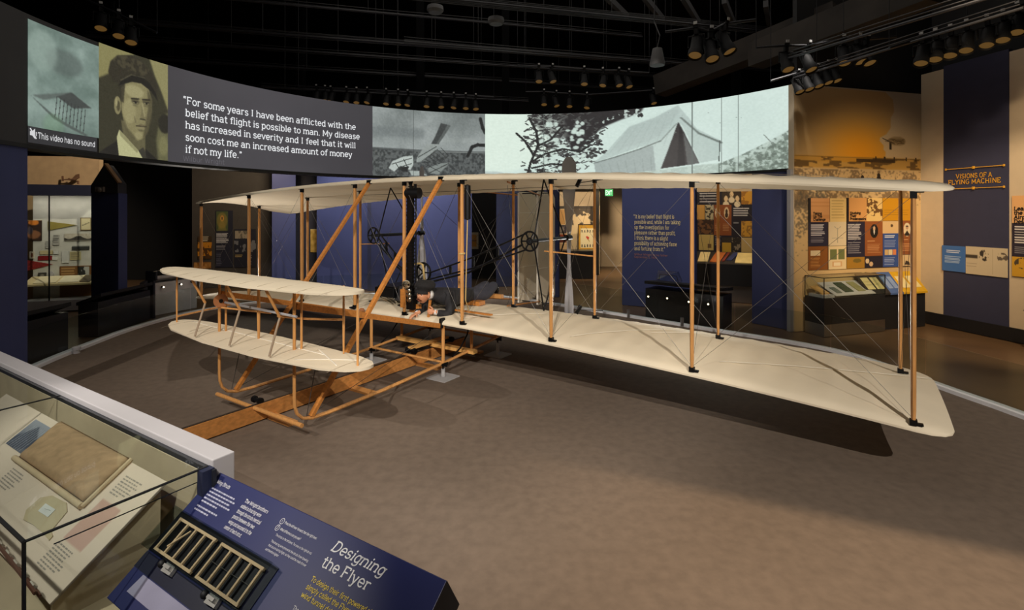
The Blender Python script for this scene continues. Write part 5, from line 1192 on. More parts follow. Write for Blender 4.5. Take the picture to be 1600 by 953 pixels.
b.add(q+top, [(3, 2, 1, 0), (4, 5, 6, 7), (0, 1, 5, 4), (1, 2, 6, 5), (2, 3, 7, 6), (3, 0, 4, 7)]); ab = b.build('acrylic_box', M_acr); tag(ab, 'clear trapezoid acrylic cover standing on the wide black reader rail', 'cover')
b = MB(); b.tube([q[0]+Vector((.06, .0, .0)), q[0]+Vector((.09, .02, .12)), q[1]+Vector((-.08, .06, .12)), q[1]+Vector((-.05, .04, .0))], .008, 6); keep(b.build('inner_frame', M_black), ab)
b = MB(); pt = Vector((-7.62, 10.85, 0)); b.box(pt+Vector((0, 0, .42)), (.12, .06, .84)); b.box(pt+Vector((0, 0, .90)), (.22, .05, .20)); po = b.build('label_post', M_blk_lam); tag(po, 'small dark label post between the black and the pale reader rails', 'post')
b = MB(); b.lathe([(.045, 0), (.045, .05), (.058, .055), (.058, .10), (.03, .11)], (-6.94, 8.18, .0), (0, 0, 1), 16); o = b.build('floor_sensor', M_white, smooth=True); tag(o, 'small white cylinder standing at the kerb by the left glass barrier', 'sensor')
for k, (x, y) in enumerate(((2.42, 10.76), (3.28, 9.96))):
    b = MB(); b.box((x+.02, y, .12), (.05, .05, .16)); o = b.build('barrier_clamp', M_steel); tag(o, ('small steel clamp at the left foot of the wide black reader rail', 'small steel clamp by the kerb in front of the wide black reader rail')[k], 'clamp')

# ================================================================== left: display cabinet, pointed tower
CL0, CL1 = ((30-800)/FPX*11.3, 11.3), ((146-800)/FPX*11.75, 11.75)        # glass front line
cb = empty('display_cabinet', ((CL0[0]+CL1[0])/2, 11.6, 0)); tag(cb, 'lit glass-fronted display cabinet of pennants and cards at far left', 'cabinet')
tC = Vector((CL1[0]-CL0[0], CL1[1]-CL0[1])).normalized(); nC = Vector((-tC.y, tC.x))
b = MB(); plan_box(b, CL0, CL1, .62, 2.62, 2.86); keep(b.build('header', mat('dark_navy_header', (24, 28, 48), .6)), cb)
b = MB(); plan_box(b, CL0, CL1, .62, .02, .26); keep(b.build('plinth', M_white), cb)
BK0, BK1 = (CL0[0]+nC.x*.56, CL0[1]+nC.y*.56), (CL1[0]+nC.x*.56, CL1[1]+nC.y*.56)
b = MB(); plan_box(b, BK0, BK1, .05, .26, 2.62); keep(b.build('back_panel', mat('pale_case_lining', (206, 202, 194), .8)), cb)
b = MB(); plan_box(b, CL0, CL1, .012, .26, 2.62); keep(b.build('glass_front', M_glass), cb)
E0 = (CL1[0]-tC.x*.05, CL1[1]-tC.y*.05); b = MB(); plan_box(b, E0, CL1, .6, .26, 2.62); keep(b.build('glass_end', M_glass), cb)
for f in (.40, .985): q = Vector((CL0[0], CL0[1], 0)).lerp(Vector((CL1[0], CL1[1], 0)), f); b = MB(); b.bar(q+Vector((0, -.01, .26)), q+Vector((0, -.01, 2.62)), .02, .02); keep(b.build('glass_joint', M_seal), cb)
S0 = (CL0[0]+nC.x*.12, CL0[1]+nC.y*.12); S1 = (CL1[0]+nC.x*.12-tC.x*.08, CL1[1]+nC.y*.12-tC.y*.08)
b = MB(); plan_box(b, S0, S1, .40, .58, .62, .76); keep(b.build('sloped_shelf', mat('cream_shelf', (216, 196, 150), .7)), cb)
def card(name, label, cat, A, B, u0, v0, u1, v1, pic=None, col=(220, 214, 200), off=.006, th=.012, group=None, poly=None):
    """a flat printed thing fixed to the wall line A-B, placed by where it is seen on that wall."""
    a = hit(u0, A, B); c = hit(u1, A, B); zt_ = zz(v0, a[1]); zb_ = zz(v1, a[1]); f = plane_fn(A, B, off+th); s0_, s1_ = along(A, B, a), along(A, B, c)
    n = f(0, 0)-plane_fn(A, B, off)(0, 0)
    if poly:
        b = MB(); b.prism([f(s0_+(s1_-s0_)*x, zt_+(zb_-zt_)*y) for x, y in poly], -n); o = b.build(name, pic if pic else mat('card_%d_%d_%d' % col, col, .7))
    else:
        pic = pic or Pic(4, 4, col); o = pic_mesh(name, pic, lambda x, y: f(s0_+(s1_-s0_)*x, zt_+(zb_-zt_)*y), M_print, None, -n)
    return tag(o, label, cat, group)
def ck(name, label, cat, *r, **k): return card(name, label, cat, BK0, BK1, *r, **k)
p = Pic(24, 32, (58, 40, 34)); p.ell(.5, .12, .3, .14, (220, 130, 50), 1); p.ell(.5, .7, .4, .2, (150, 100, 70), 1); p.ell(.3, .5, .15, .2, (90, 80, 90), 1); p.rect(0, 0, 1, .03, (180, 150, 110))
ck('poster', 'dark brown poster with orange top in the far left cabinet', 'poster', 40, 344, 66, 376, p)
ck('pennant', 'olive and cream pointed pennant high in the far left cabinet', 'pennant', 75, 345, 120, 360, mat('olive_felt', (150, 134, 64), .9), poly=[(0, .05), (1, .45), (.02, 1)])
ck('pennant', 'red patterned pennant low in the far left cabinet', 'pennant', 40, 406, 83, 424, mat('red_felt', (140, 34, 32), .9, var=.5, scale=30), poly=[(0, 0), (1, .45), (0, 1)])
p = Pic(20, 24, (120, 100, 70)); p.rect(.12, .1, .88, .9, (214, 200, 160)); p.line(.2, .6, .8, .4, .06, (120, 110, 90), 0)
ck('framed_card', 'cream card in a brown frame at the cabinet\'s upper right', 'picture', 126, 340, 143, 360, p)
p = Pic(60, 16, (196, 186, 170)); p.put((p.Y > .55+.2*np.sin(p.X*9)) & (p.Y < .95), (70, 66, 62)); p.grain(20, 4)
ck('panorama_photograph', 'wide grey panoramic photograph in the far left cabinet', 'photograph', 101, 365, 143, 376, p)
p = Pic(40, 8, (60, 60, 58)); p.rect(0, 0, 1, .3, (150, 150, 146)); ck('photograph', 'narrow dark landscape photograph under the panorama', 'photograph', 113, 384, 140, 390.5, p)
p = Pic(20, 16, (198, 184, 140)); p.rows(.1, .1, .9, .9, 5, (130, 120, 90)); ck('document', 'square tan document at mid height in the far left cabinet', 'document', 110, 393, 127, 406, p)
ck('ribbon_strip', 'dark red strip above the red pennant', 'ribbon', 60, 400, 82, 406.5, None, (140, 30, 36)); ck('card', 'small white card at the end of the dark red strip', 'card', 82, 401, 91, 406, None, (228, 226, 220))
ck('document', 'long beige slip over the dark red strip', 'document', 63, 391.5, 83, 397.5, None, (206, 190, 150)); ck('card', 'small white card at the end of the long beige slip', 'card', 84, 392, 92, 397, None, (220, 218, 214))
for nm, r in (('topmost small grey card beside the olive pennant\'s tail', (84, 367, 93, 372)), ('second small grey card below the olive pennant\'s tail', (83, 373, 93, 383))): ck('card', nm, 'card', *r, Pic(12, 8, (176, 172, 166)).rows(.1, .1, .9, .9, 4, (120, 118, 114)))
ck('document', 'pale document sheet left of the small grey cards', 'document', 72, 376, 80, 388, Pic(12, 16, (192, 188, 182)).rows(.1, .1, .9, .9, 6, (140, 138, 134)))
ck('document', 'pale blank document left of the square tan document', 'document', 97, 392, 108, 411, None, (214, 212, 208)); ck('card', 'small framed portrait card above the red pennant', 'card', 47, 393, 54, 404, Pic(8, 10, (214, 200, 180)).ell(.5, .5, .25, .3, (130, 80, 60)))
p = Pic(14, 18, (70, 66, 62)); p.ell(.5, .4, .25, .25, (140, 134, 126)); ck('photograph', 'dark upright photograph below the red pennant', 'photograph', 60, 426, 73, 442, p)
ck('badge', 'round white badge beside the dark upright photograph', 'badge', 75, 424, 85, 432, M_white, poly=[(.5+.5*math.cos(i*.42), .5+.5*math.sin(i*.42)) for i in range(15)])
p = Pic(56, 60, (124, 84, 46)); p.rows(.05, .05, .5, .3, 4, (190, 150, 100)); p.rows(.05, .34, .28, .5, 5, (170, 130, 84)); p.rect(.57, .03, .93, .44, (190, 190, 186)); p.put((p.X > .57) & (p.X < .93) & (p.Y < .44) & (p.Y > .03) & (noise2(60, 56, 8, 3) > .5), (50, 50, 50))
ck('info_panel', 'brown information panel with black and white photographs in the far left cabinet', 'panel', 94, 416, 143, 477, p)
for k, (u0, u1, c, lb) in enumerate(((46, 84, (226, 212, 176), 'cream open papers lying on the left of the cabinet shelf'), (87, 122, (232, 220, 190), 'cream ruled booklet lying mid-shelf in the cabinet'), (124, 142, (96, 84, 66), 'brown booklet at the right end of the cabinet shelf'))):
    f0, f1 = [(u-30)/(146-30) for u in (u0, u1)]; b = MB(); q = [Vector((S0[0], S0[1], 0)).lerp(Vector((S1[0], S1[1], 0)), f) for f in (f0, f1)]
    P = [q[0]+Vector((nC.x*.03, nC.y*.03, .636)), q[1]+Vector((nC.x*.03, nC.y*.03, .636)), q[1]+Vector((nC.x*.35, nC.y*.35, .748)), q[0]+Vector((nC.x*.35, nC.y*.35, .748))]
    b.prism(P, (0, 0, .015)); tag(b.build('booklet', mat('paper_%d' % k, c, .8)), lb, 'booklet')
fa, fb_ = ((36-800)/FPX*12.35, 12.35), ((155-800)/FPX*12.5, 12.5)
b = MB(); pa = lambda u, v: on(fa, fb_, u, v, .02)
b.tube([pa(98, 281), pa(108, 280.5), pa(118, 280.5), pa(125, 277)], [.012, .018, .028, .016], 8); b.box(pa(99, 279), (.03, .03, .12)); b.add([pa(113, 279.5), pa(119, 273), pa(125, 271.5), pa(125.5, 277), pa(122, 280)], [(0, 1, 2, 3, 4)]); b.box(pa(109, 280), (.03, .03, .05)); b.box(pa(123, 285), (.03, .03, .08))
o = b.build('plane_silhouette', mat('brown_silhouette', (110, 78, 54), .8)); tag(o, 'small brown flying machine silhouette on the tan wall above the display cabinet', 'wall decal')
tw = empty('pointed_tower', (-7.95, 10.1, 0)); tag(tw, 'tall navy tower with a pointed house-shaped top beside the display cabinet', 'tower')
D = 10.1; X0, X1 = (143-800)/FPX*D, (185-800)/FPX*D; xm = (164-800)/FPX*D
b = MB(); b.prism([(X0, D, 0), (X1, D, 0), (X1, D, zz(302, D)), (X0, D, zz(302, D))], (-.05, .3, 0)); keep(b.build('shaft', M_navy), tw)
b = MB(); b.prism([(X0, D-.02, zz(302, D)), (X1, D-.02, zz(302, D)), (X1, D-.02, zz(287, D)), (xm, D-.02, zz(257, D)), (X0, D-.02, zz(290, D))], (-.05, .3, 0)); keep(b.build('gable', M_dark), tw)
b = MB(); b.bar((xm, D+.02, zz(256.5, D)+.01), (X1+.01, D+.02, zz(286, D)+.01), .03, .1, (0, 1, 0)); keep(b.build('roof_edge', mat('tan_roof_edge', (150, 116, 80), .6)), tw)
b = MB(); b.box(((160-800)/FPX*D, D-.06, zz(296, D)), (.16, .05, .10)); b.ell(((161-800)/FPX*D, D-.10, zz(297, D)), (.05, .03, .05), 10, 8); keep(b.build('small_emblem', mat('grey_emblem', (120, 112, 104), .5)), tw)

# ---- dark gallery wall panels behind the left wing tip
GA, GB = ((300-800)/FPX*15.0, 15.0), ((426-800)/FPX*15.6, 15.6)
p = Pic(60, 120, (30, 32, 50)); p.rect(.05, .02, .72, .36, (70, 84, 52)); p.ell(.38, .18, .30, .14, (120, 110, 56), 4); p.ell(.38, .14, .10, .05, (220, 150, 70), 1); p.ell(.38, .14, .05, .03, (60, 50, 40), 1); p.poly([(.1, .36), (.38, .1), (.65, .36)], (150, 130, 60), 2, .5)
p.rows(.05, .40, .75, .58, 9, (210, 210, 214), .5); p.rows(.05, .62, .6, .7, 3, (150, 150, 160), .4); p.rows(.05, .74, .35, .98, 8, (90, 92, 110), .4)
card('graphic_panel', 'dark navy graphic panel with a green and gold picture behind the left wing tip', 'panel', GA, GB, 337, 329, 364, 418, p)
p = Pic(60, 80, (28, 30, 46)); p.rect(.05, .05, .65, .25, (150, 140, 124)); p.put((p.X < .65) & (p.X > .05) & (p.Y > .05) & (p.Y < .25) & (noise2(80, 60, 7, 2) > .5), (96, 90, 80)); p.put((noise2(80, 60, 9, 5) > .6) & (p.Y > .3) & (p.Y < .6), (110, 112, 120)); p.rows(.05, .66, .4, .75, 2, (160, 140, 90)); p.rows(.6, .4, .8, .95, 10, (140, 142, 150), .5)
card('graphic_panel', 'dark navy graphic panel with a pale photograph, behind the second strut from the left', 'panel', GA, GB, 366, 358, 400, 418, p)
p = Pic(40, 40, (60, 46, 30)); p.rect(0, .28, 1, .52, (196, 130, 30)); p.rect(0, .6, 1, .85, (200, 134, 30)); p.rows(.2, .02, .8, .24, 4, (190, 180, 160)); p.put((noise2(40, 40, 6, 2) > .56) & (p.Y > .28), (80, 50, 20))
card('graphic_panel', 'amber picture panel at the dark wall behind the left wing tip strut', 'panel', GA, GB, 309, 369, 331, 405, p)
card('graphic_panel', 'low amber picture strip under the amber picture panel', 'panel', GA, GB, 303, 410, 330, 420, Pic(30, 10, (170, 120, 60)).grain(50, 4))
SA, SB = ((462-800)/FPX*15.4, 15.4), ((496-800)/FPX*15.4, 15.4)
p = Pic(16, 44, (196, 158, 74)); p.grain(40, 6, 4); p.rect(0, 0, 1, .05, (210, 190, 130)); card('poster', 'tall yellow poster hanging in the navy recess behind the biplane', 'poster', SA, SB, 485.5, 358, 497.5, 394, p)
# ---- centre: small framed picture, mural and sampler, EXIT sign
KA, KB = ((735-800)/FPX*17.2, 17.2), ((780-800)/FPX*17.2, 17.2)
p = Pic(16, 26, (196, 182, 146)); p.rect(.0, .17, .72, .84, (206, 146, 62)); p.rect(0, .48, .72, .52, (150, 100, 44)); card('framed_picture', 'small amber framed picture on the dark wall behind the wing strut', 'picture', KA, KB, 735, 363, 747.5, 389, p)
FA_, FB2 = ((868-800)/FPX*18.4, 18.4), ((937-800)/FPX*18.4, 18.4)
p = Pic(110, 110, (212, 190, 152)); nz = noise2(110, 110, 14, 5); p.rect(0, 0, 1, .06, (66, 62, 58)); p.put((p.Y < .42) & (p.X > .3) & (nz > .34+.5*p.Y), (62, 56, 52), 1, .9); p.rect(0, .08, .20, .40, (206, 160, 100)); p.rect(0, .42, .24, .60, (60, 54, 66)); p.rows(.03, .45, .2, .58, 5, (170, 160, 150)); p.rect(.0, .62, .24, .80, (150, 70, 44)); p.put((p.Y > .62) & (p.Y < .8) & (p.X < .24) & (nz > .5), (96, 40, 30)); p.rect(0, .82, .26, 1, (190, 160, 120))
card('mural_picture', 'sepia mural panel of figures and trees behind the right propeller', 'mural', FA_, FB2, 871, 322, 931, 393, p)
FA3, FB3 = ((868-800)/FPX*18.25, 18.25), ((937-800)/FPX*18.25, 18.25)
p = Pic(40, 60, (58, 40, 24)); p.rect(.06, .05, .94, .96, (196, 150, 50)); p.rect(.16, .17, .96, .90, (226, 214, 176)); 
for i in range(5): p.ell(.24+.16*i, .26, .035, .035, (50, 44, 40)); p.ell(.24+.16*i, .31, .05, .015, (50, 44, 40)); p.ell(.24+.16*i, .80, .035, .035, (50, 44, 40)); p.ell(.24+.16*i, .85, .05, .015, (50, 44, 40))
p.poly([(.46, .48), (.54, .45), (.60, .50), (.66, .46), (.64, .56), (.58, .60), (.52, .55)], (190, 60, 44)); p.line(.60, .58, .66, .66, .02, (150, 130, 60), 0)
card('framed_sampler', 'gold-framed cream sampler with a red bird hanging behind the right propeller', 'picture', FA3, FB3, 903, 350, 929, 391, p, th=.05)
b = MB(); plan_box(b, ((866-800)/FPX*17.2, 17.2), ((930-800)/FPX*17.2, 17.2), .8, 0, .93); o = b.build('display_plinth', M_blk_lam); tag(o, 'black plinth below the gold-framed sampler', 'plinth')
ex = empty('exit_sign', at(951, 301, 17.97)); tag(ex, 'green lit EXIT sign hanging above the beige passage', 'sign')
D = 17.97; b = MB(); b.box(at(951.5, 301, D), (.27, .06, .235)); keep(b.build('housing', emit('exit_green', (40, 190, 96), 1.0)), ex)
b = MB(); b.box(at(951.5, 294, D)+Vector((0, 0, .15)), (.03, .03, .35)); keep(b.build('bracket', M_black), ex)
fe = at(946.3, 304.5, D-.035); keep(lettering('letters', ['EXIT'], .145, .2, lambda x, y: fe+Vector((x, 0, y)), emit('exit_white', (236, 255, 240), 1.6), None, serif=False, wt=1.1, width=[.222]), ex)
# ---- navy quotation wall
ra = SR+.235; q0, q1 = cyl(990, ra), cyl(1063, ra); QL = ra*abs(q1-q0)
def qw(x, y): return cpt(q0+(q1-q0)*x/QL, y, ra)
Dq = cpt(q0, 0, ra).y
ql = ['\u201cIt is my belief that flight is', ' possible and, while I am taking', ' up the investigation for', ' pleasure rather than profit,', ' I think there is a slight', ' possibility of achieving fame', ' and fortune from it.\u201d']
kq = QL*1.0/max(twidth(l, .1) for l in ql); zq = zz(341, Dq)
o = lettering('wall_quotation', ql, .086, .1265, lambda x, y: qw(x, zq+y), mat('cream_lettering', (244, 226, 170), .6), None, wt=.95, width=[twidth(l, .1)*kq for l in ql]); tag(o, 'cream quotation lettering on the navy wall beginning It is my belief', 'lettering')
o = lettering('quotation_source', [' Wilbur Wright to his father', ' September 3, 1900'], .045, .062, lambda x, y: qw(x, zz(398.5, Dq)+y), mat('pale_red_lettering', (176, 120, 100), .6), None, serif=False, wt=.8); tag(o, 'two small lines of source lettering below the cream quotation', 'lettering')
# ---- photo wall and sloped case between the navy pillars
HA, HB = ((1080-800)/FPX*14.5, 14.5), ((1180-800)/FPX*13.9, 13.9)
p = Pic(150, 160, (36, 34, 48)); nz = noise2(160, 150, 9, 3); n2 = noise2(160, 150, 5, 4)
def cell(x0, y0, x1, y1, c, tex=None, d=(40, 36, 34), th=.52): 
    p.rect(x0, y0, x1, y1, c)
    if tex is not None: p.put((p.X > x0) & (p.X < x1) & (p.Y > y0) & (p.Y < y1) & (tex > th), d)
p.rows(.05, .02, .42, .20, 4, (200, 200, 206), .4); cell(.46, 0, .80, .21, (60, 48, 40))
for x, y in ((.53, .12), (.63, .05), (.73, .12)): p.ell(x, y, .035, .05, (226, 200, 160), 1); p.ell(x, y+.09, .055, .05, (230, 216, 190), 1)
cell(.80, 0, 1, .21, (206, 152, 50), nz, (160, 110, 40)); cell(0, .22, .15, .46, (206, 158, 84)); cell(.16, .22, .31, .46, (190, 180, 150), n2, (60, 54, 48), .55); cell(.31, .22, .63, .72, (142, 80, 42))
for x in (.38, .54): p.ell(x, .35, .045, .095, (220, 196, 160)); p.ell(x, .33, .02, .04, (70, 54, 44)); p.ell(x, .39, .03, .04, (60, 46, 38))
p.rows(.33, .53, .44, .66, 5, (190, 140, 100), .4); p.rows(.47, .53, .60, .66, 5, (190, 140, 100), .4); p.rows(.66, .27, .95, .42, 4, (214, 214, 220), .45); p.rows(.66, .5, .76, .55, 1, (140, 140, 150))
cell(.02, .47, .30, .70, (120, 84, 54), n2, (60, 40, 30)); cell(.80, .48, 1, .74, (206, 156, 60), n2, (150, 110, 50), .56); cell(.04, .71, .31, .97, (206, 182, 112)); p.rect(.2, .86, .27, .93, (120, 90, 50)); p.rows(.33, .74, .45, .90, 5, (150, 150, 160), .4)
cell(.46, .75, .62, 1, (196, 160, 60)); p.rect(.46, .75, .62, .84, (60, 54, 50)); cell(.63, .75, .79, 1, (150, 140, 124), n2, (50, 46, 44), .5); cell(.80, .75, 1, 1, (202, 176, 120))
card('photo_panel', 'collage panel of amber and sepia photographs between the two navy pillars', 'panel', HA, HB, 1089, 300, 1176, 393, p)
sc = empty('sloped_case', (4.6, 13.2, 0)); tag(sc, 'long black case with sloped top of books and papers below the photo collage', 'display case')
A_, B_ = ((1082-800)/FPX*13.0, 13.0), ((1184-800)/FPX*12.45, 12.45)
b = MB(); plan_box(b, A_, B_, .75, .42, .95, 1.2); keep(b.build('body', M_blk_lam), sc); b = MB(); plan_box(b, (A_[0]+.1, A_[1]+.12), (B_[0], B_[1]+.12), .5, 0, .42); keep(b.build('plinth', M_steel), sc)
tS = Vector((B_[0]-A_[0], B_[1]-A_[1])).normalized(); nS = Vector((-tS.y, tS.x)); LS = math.dist(A_, B_)
def slab(f0, g0, f1, g1, sk=0): 
    pt_ = lambda f, gg: Vector((A_[0]+tS.x*LS*f+nS.x*.75*gg, A_[1]+tS.y*LS*f+nS.y*.75*gg, (.952+.25*gg))); return [pt_(f0, g0), pt_(f1, g0), pt_(f1+sk, g1), pt_(f0+sk, g1)]
for lb, c, a in (('cream open papers at the left of the long sloped case', (226, 206, 150), (.08, .12, .24, .88, .04)), ('orange-brown sheet in the long sloped case', (176, 96, 36), (.27, .12, .43, .88, .10)), ('dark red sheet in the long sloped case', (120, 44, 28), (.46, .2, .50, .9, .10)), ('navy book in the long sloped case', (44, 52, 96), (.53, .3, .62, .92, .13)), ('large cream sheets at the right of the long sloped case', (228, 206, 140), (.66, .1, .94, .9, .06))):
    b = MB(); b.prism(slab(*a), (0, 0, .02)); tag(b.build('document' if 'book' not in lb else 'book', mat('doc_'+lb[:14].replace(' ', '_'), c, .7)), lb, 'book' if 'book' in lb else 'document')
# ---- graphic panels and cases on the mural wall
p = Pic(100, 180, (60, 40, 30)); wood = noise2(180, 100, 20, 6)
p.rect(0, 0, .06, .34, (26, 24, 30)); p.rect(.06, 0, .55, .335, (206, 150, 96)); p.put((p.X > .06) & (p.X < .55) & (p.Y < .335) & (noise2(180, 100, 5, 2).mean(axis=1, keepdims=True)*np.ones((1, 100)) > .5), (196, 138, 84)); p.rect(.56, 0, 1, .335, (228, 196, 130)); p.rows(.6, .03, .95, .31, 7, (190, 160, 100), .3)
p.rect(0, .34, .505, .665, (38, 36, 60)); p.rows(.06, .365, .42, .53, 8, (220, 216, 220), .5); p.rows(.06, .55, .42, .63, 4, (150, 146, 156), .4); p.rect(.515, .335, 1, .665, (222, 204, 172)); p.line(.76, .42, .76, .62, .012, (170, 160, 140), 0); p.line(.62, .56, .9, .56, .01, (190, 180, 160), 0); p.line(.68, .40, .76, .44, .01, (180, 170, 150), 0); p.line(.84, .40, .76, .44, .01, (180, 170, 150), 0)
p.rect(0, .67, .505, 1, (140, 84, 34)); p.rect(.05, .725, .30, .80, (226, 206, 170)); p.rows(.05, .83, .3, .97, 7, (196, 140, 80), .4); p.rect(.515, .67, 1, 1, (228, 204, 160)); p.rect(.56, .715, .74, .86, (112, 118, 70)); p.rect(.78, .715, .95, .86, (112, 118, 70)); p.rect(.62, .89, .88, .96, (216, 170, 120)); p.rect(.66, .90, .84, .95, (236, 218, 184))
ga = card('graphic_panel', 'tiled graphic panel headed Taking Up The Challenge on the mural wall', 'panel', MA, MBp, 1262, 309.5, 1320.5, 422, p, th=.02)
M_bk = mat('black_print', (24, 20, 20), .7)
def wl_txt(name, lines, u, v, size, lead, m, par, A=MA, B=MBp, off=.032, **k):
    a = hit(u, A, B); s = along(A, B, a); f = plane_fn(A, B, off); z = zz(v, a[1])
    o = lettering(name, lines, size, lead, lambda x, y: f(s+x, z+y), m, None, **k)
    if par: o.parent = par
    return o
wl_txt('heading', ['Taking', 'Up The', 'Challenge'], 1268.5, 335.3, .046, .058, M_bk, ga, wt=1.7, slant=.05)
p = Pic(190, 180, (60, 40, 30)); X, Y = p.X, p.Y
p.rect(0, 0, .03, .34, (26, 24, 30)); p.rect(.03, 0, .29, .335, (218, 160, 96)); p.rect(.29, 0, .52, .335, (232, 196, 126)); p.put((X > .29) & (X < .52) & (Y < .26) & (noise2(180, 190, 8, 2) > .5+.25*(abs(Y-X*.5+.05) > .12)), (110, 76, 40)); p.rect(.525, 0, 1, .33, (206, 146, 22)); p.rows(.55, .17, .95, .27, 3, (150, 104, 20), .25)
p.rect(0, .345, .265, .84, (36, 34, 56)); p.rows(.015, .37, .21, .60, 10, (224, 218, 218), .5); p.rows(.015, .63, .21, .80, 6, (150, 146, 156), .4); p.rect(.265, .335, .525, .83, (150, 86, 42)); p.ell(.40, .475, .06, .10, (26, 22, 20)); p.ell(.40, .435, .018, .028, (216, 176, 136)); p.poly([(.388, .46), (.412, .46), (.406, .52), (.394, .52)], (220, 210, 200)); p.rows(.30, .61, .42, .63, 1, (210, 160, 110)); p.rows(.30, .66, .50, .80, 6, (206, 150, 100), .4)
p.rect(.525, .335, .775, .51, (222, 186, 136)); p.ell(.665, .40, .02, .022, (90, 66, 46)); p.rect(.53, .51, .765, .995, (54, 82, 150)); p.rows(.56, .54, .72, .585, 2, (230, 232, 240), .5); p.rows(.55, .61, .74, .72, 5, (180, 190, 220), .35)
for x, c in ((.585, (212, 176, 120)), (.645, (226, 206, 160)), (.705, (216, 130, 80))): p.rect(x-.027, .745, x+.027, .82, c)
p.rows(.55, .86, .72, .98, 5, (170, 182, 216), .35); p.rect(.775, .33, 1, .825, (146, 84, 42)); p.ell(.90, .46, .055, .10, (226, 206, 172)); p.ell(.90, .43, .02, .03, (190, 150, 116)); p.poly([(.86, .53), (.90, .47), (.94, .53), (.93, .55), (.87, .55)], (36, 30, 28)); p.ell(.90, .41, .02, .012, (70, 60, 54)); p.rows(.85, .60, .92, .62, 1, (210, 160, 110)); p.rows(.83, .66, .98, .78, 5, (206, 150, 100), .4)
p.rect(0, .84, .26, 1, (170, 124, 40)); p.ell(.15, .89, .06, .03, (120, 100, 40), 1); p.rect(.265, .84, .525, .995, (34, 30, 46)); p.ell(.30, .90, .028, .035, (220, 196, 160)); p.ell(.355, .945, .028, .035, (214, 180, 140)); p.rect(.775, .83, 1, .99, (216, 186, 140)); p.poly([(.86, .97), (.88, .91), (.93, .93), (.95, .98)], (60, 50, 44))
gb = card('graphic_panel', 'tiled graphic panel headed Studying Their Predecessors, with oval portraits, on the mural wall', 'panel', MA, MBp, 1321.5, 309, 1425, 419.5, p, th=.02)
wl_txt('heading', ['Studying', 'Their', 'Predecessors'], 1326, 334.5, .046, .058, M_bk, gb, wt=1.7, slant=.05)
# glass-topped case and yellow reader below them
tM = Vector((MBp[0]-MA[0], MBp[1]-MA[1])).normalized(); nM = Vector((tM.y, -tM.x))
c0, c1 = Vector((5.60, 9.21, 0)), Vector((7.05, 9.70, 0)); c2 = c1-Vector((nM.x, nM.y, 0))*.42; c3 = c0-Vector((nM.x, nM.y, 0))*.42
ca = empty('glass_top_case', (c0+c1+c2+c3)/4); tag(ca, 'black display case with glass top, holding papers, against the mural wall', 'display case')
b = MB(); b.prism([c0, c1, c2, c3], (0, 0, .22)); keep(b.build('mirrored_plinth', M_steel), ca)
b = MB(); b.prism([v+Vector((0, 0, .22)) for v in (c0, c1, c2, c3)], (0, 0, .47)); keep(b.build('body', M_blk_lam), ca)
b = MB(); zt1 = Vector((0, 0, 1.06)); zb1 = Vector((0, 0, .69))
for a_, d_ in ((c0, c1), (c1, c2), (c3, c0)): b.prism([a_+zb1, d_+zb1, d_+zt1, a_+zt1], Vector((nM.x, nM.y, 0))*-.004 if a_ is c0 else Vector((tM.x, tM.y, 0))*.004)
b.prism([v+zt1 for v in (c0, c1, c2, c3)], (0, 0, .006)); keep(b.build('glass_cover', M_glass), ca)
for a_, d_ in ((c0+zt1, c1+zt1), (c3+zt1, c0+zt1), (c3+zt1, c2+zt1), (c0+zb1, c0+zt1), (c1+zb1, c1+zt1), (c3+zb1, c3+zt1), (c1+zt1, c2+zt1)): b = MB(); b.bar(a_, d_, .012, .012); keep(b.build('edge_seal', M_seal), ca)
def incase(s0_, t0_, s1_, t1_, h0, h1, lift=.02, sk=0): 
    w = lambda s, t, h: c0+(c1-c0)*s-Vector((nM.x, nM.y, 0))*.42*t+Vector((0, 0, .69+h)); return [w(s0_, t0_, h0), w(s1_, t0_, h0), w(s1_+sk, t1_, h1), w(s0_+sk, t1_, h1)]
b = MB(); b.prism(incase(.22, .1, .88, .9, .02, .22, sk=-.05), (0, 0, .012)); o = b.build('slanted_stand', M_white); tag(o, 'white slanted stand inside the glass-topped case', 'stand')
for lb, c, a in (('dark green book on the white slanted stand', (58, 70, 52), (.42, .25, .56, .8, .062, .20)), ('olive papers right of the dark green book', (150, 144, 100), (.64, .25, .76, .8, .062, .20)), ('tan open booklet left in the glass-topped case', (206, 160, 96), (.06, .3, .18, .85, .05, .16)), ('small blue-grey booklet left of the dark green book', (110, 116, 110), (.28, .22, .36, .55, .055, .135))):
    b = MB(); b.prism(incase(*a, sk=-.03), (0, 0, .022)); tag(b.build('book' if 'book ' in lb and 'booklet' not in lb else 'booklet' if 'booklet' in lb else 'papers', mat('case_'+lb[:12].replace(' ', '_'), c, .7)), lb, 'book' if 'book' in lb else 'papers')
b = MB(); b.prism(incase(.03, .1, .2, .9, .0, .0), (0, 0, .05)); tag(b.build('white_block', M_white), 'white display block under the tan booklet', 'block')
yr = empty('sloped_reader', (7.6, 9.95, 0)); tag(yr, 'sloped reader with black, blue and yellow sections in the corner by the mural', 'reader rail')
r0, r1 = Vector((6.72, 9.66, .70)), Vector((8.15, 10.06, .70)); bk = -Vector((nM.x, nM.y, 0))*.30+Vector((0, 0, .36))
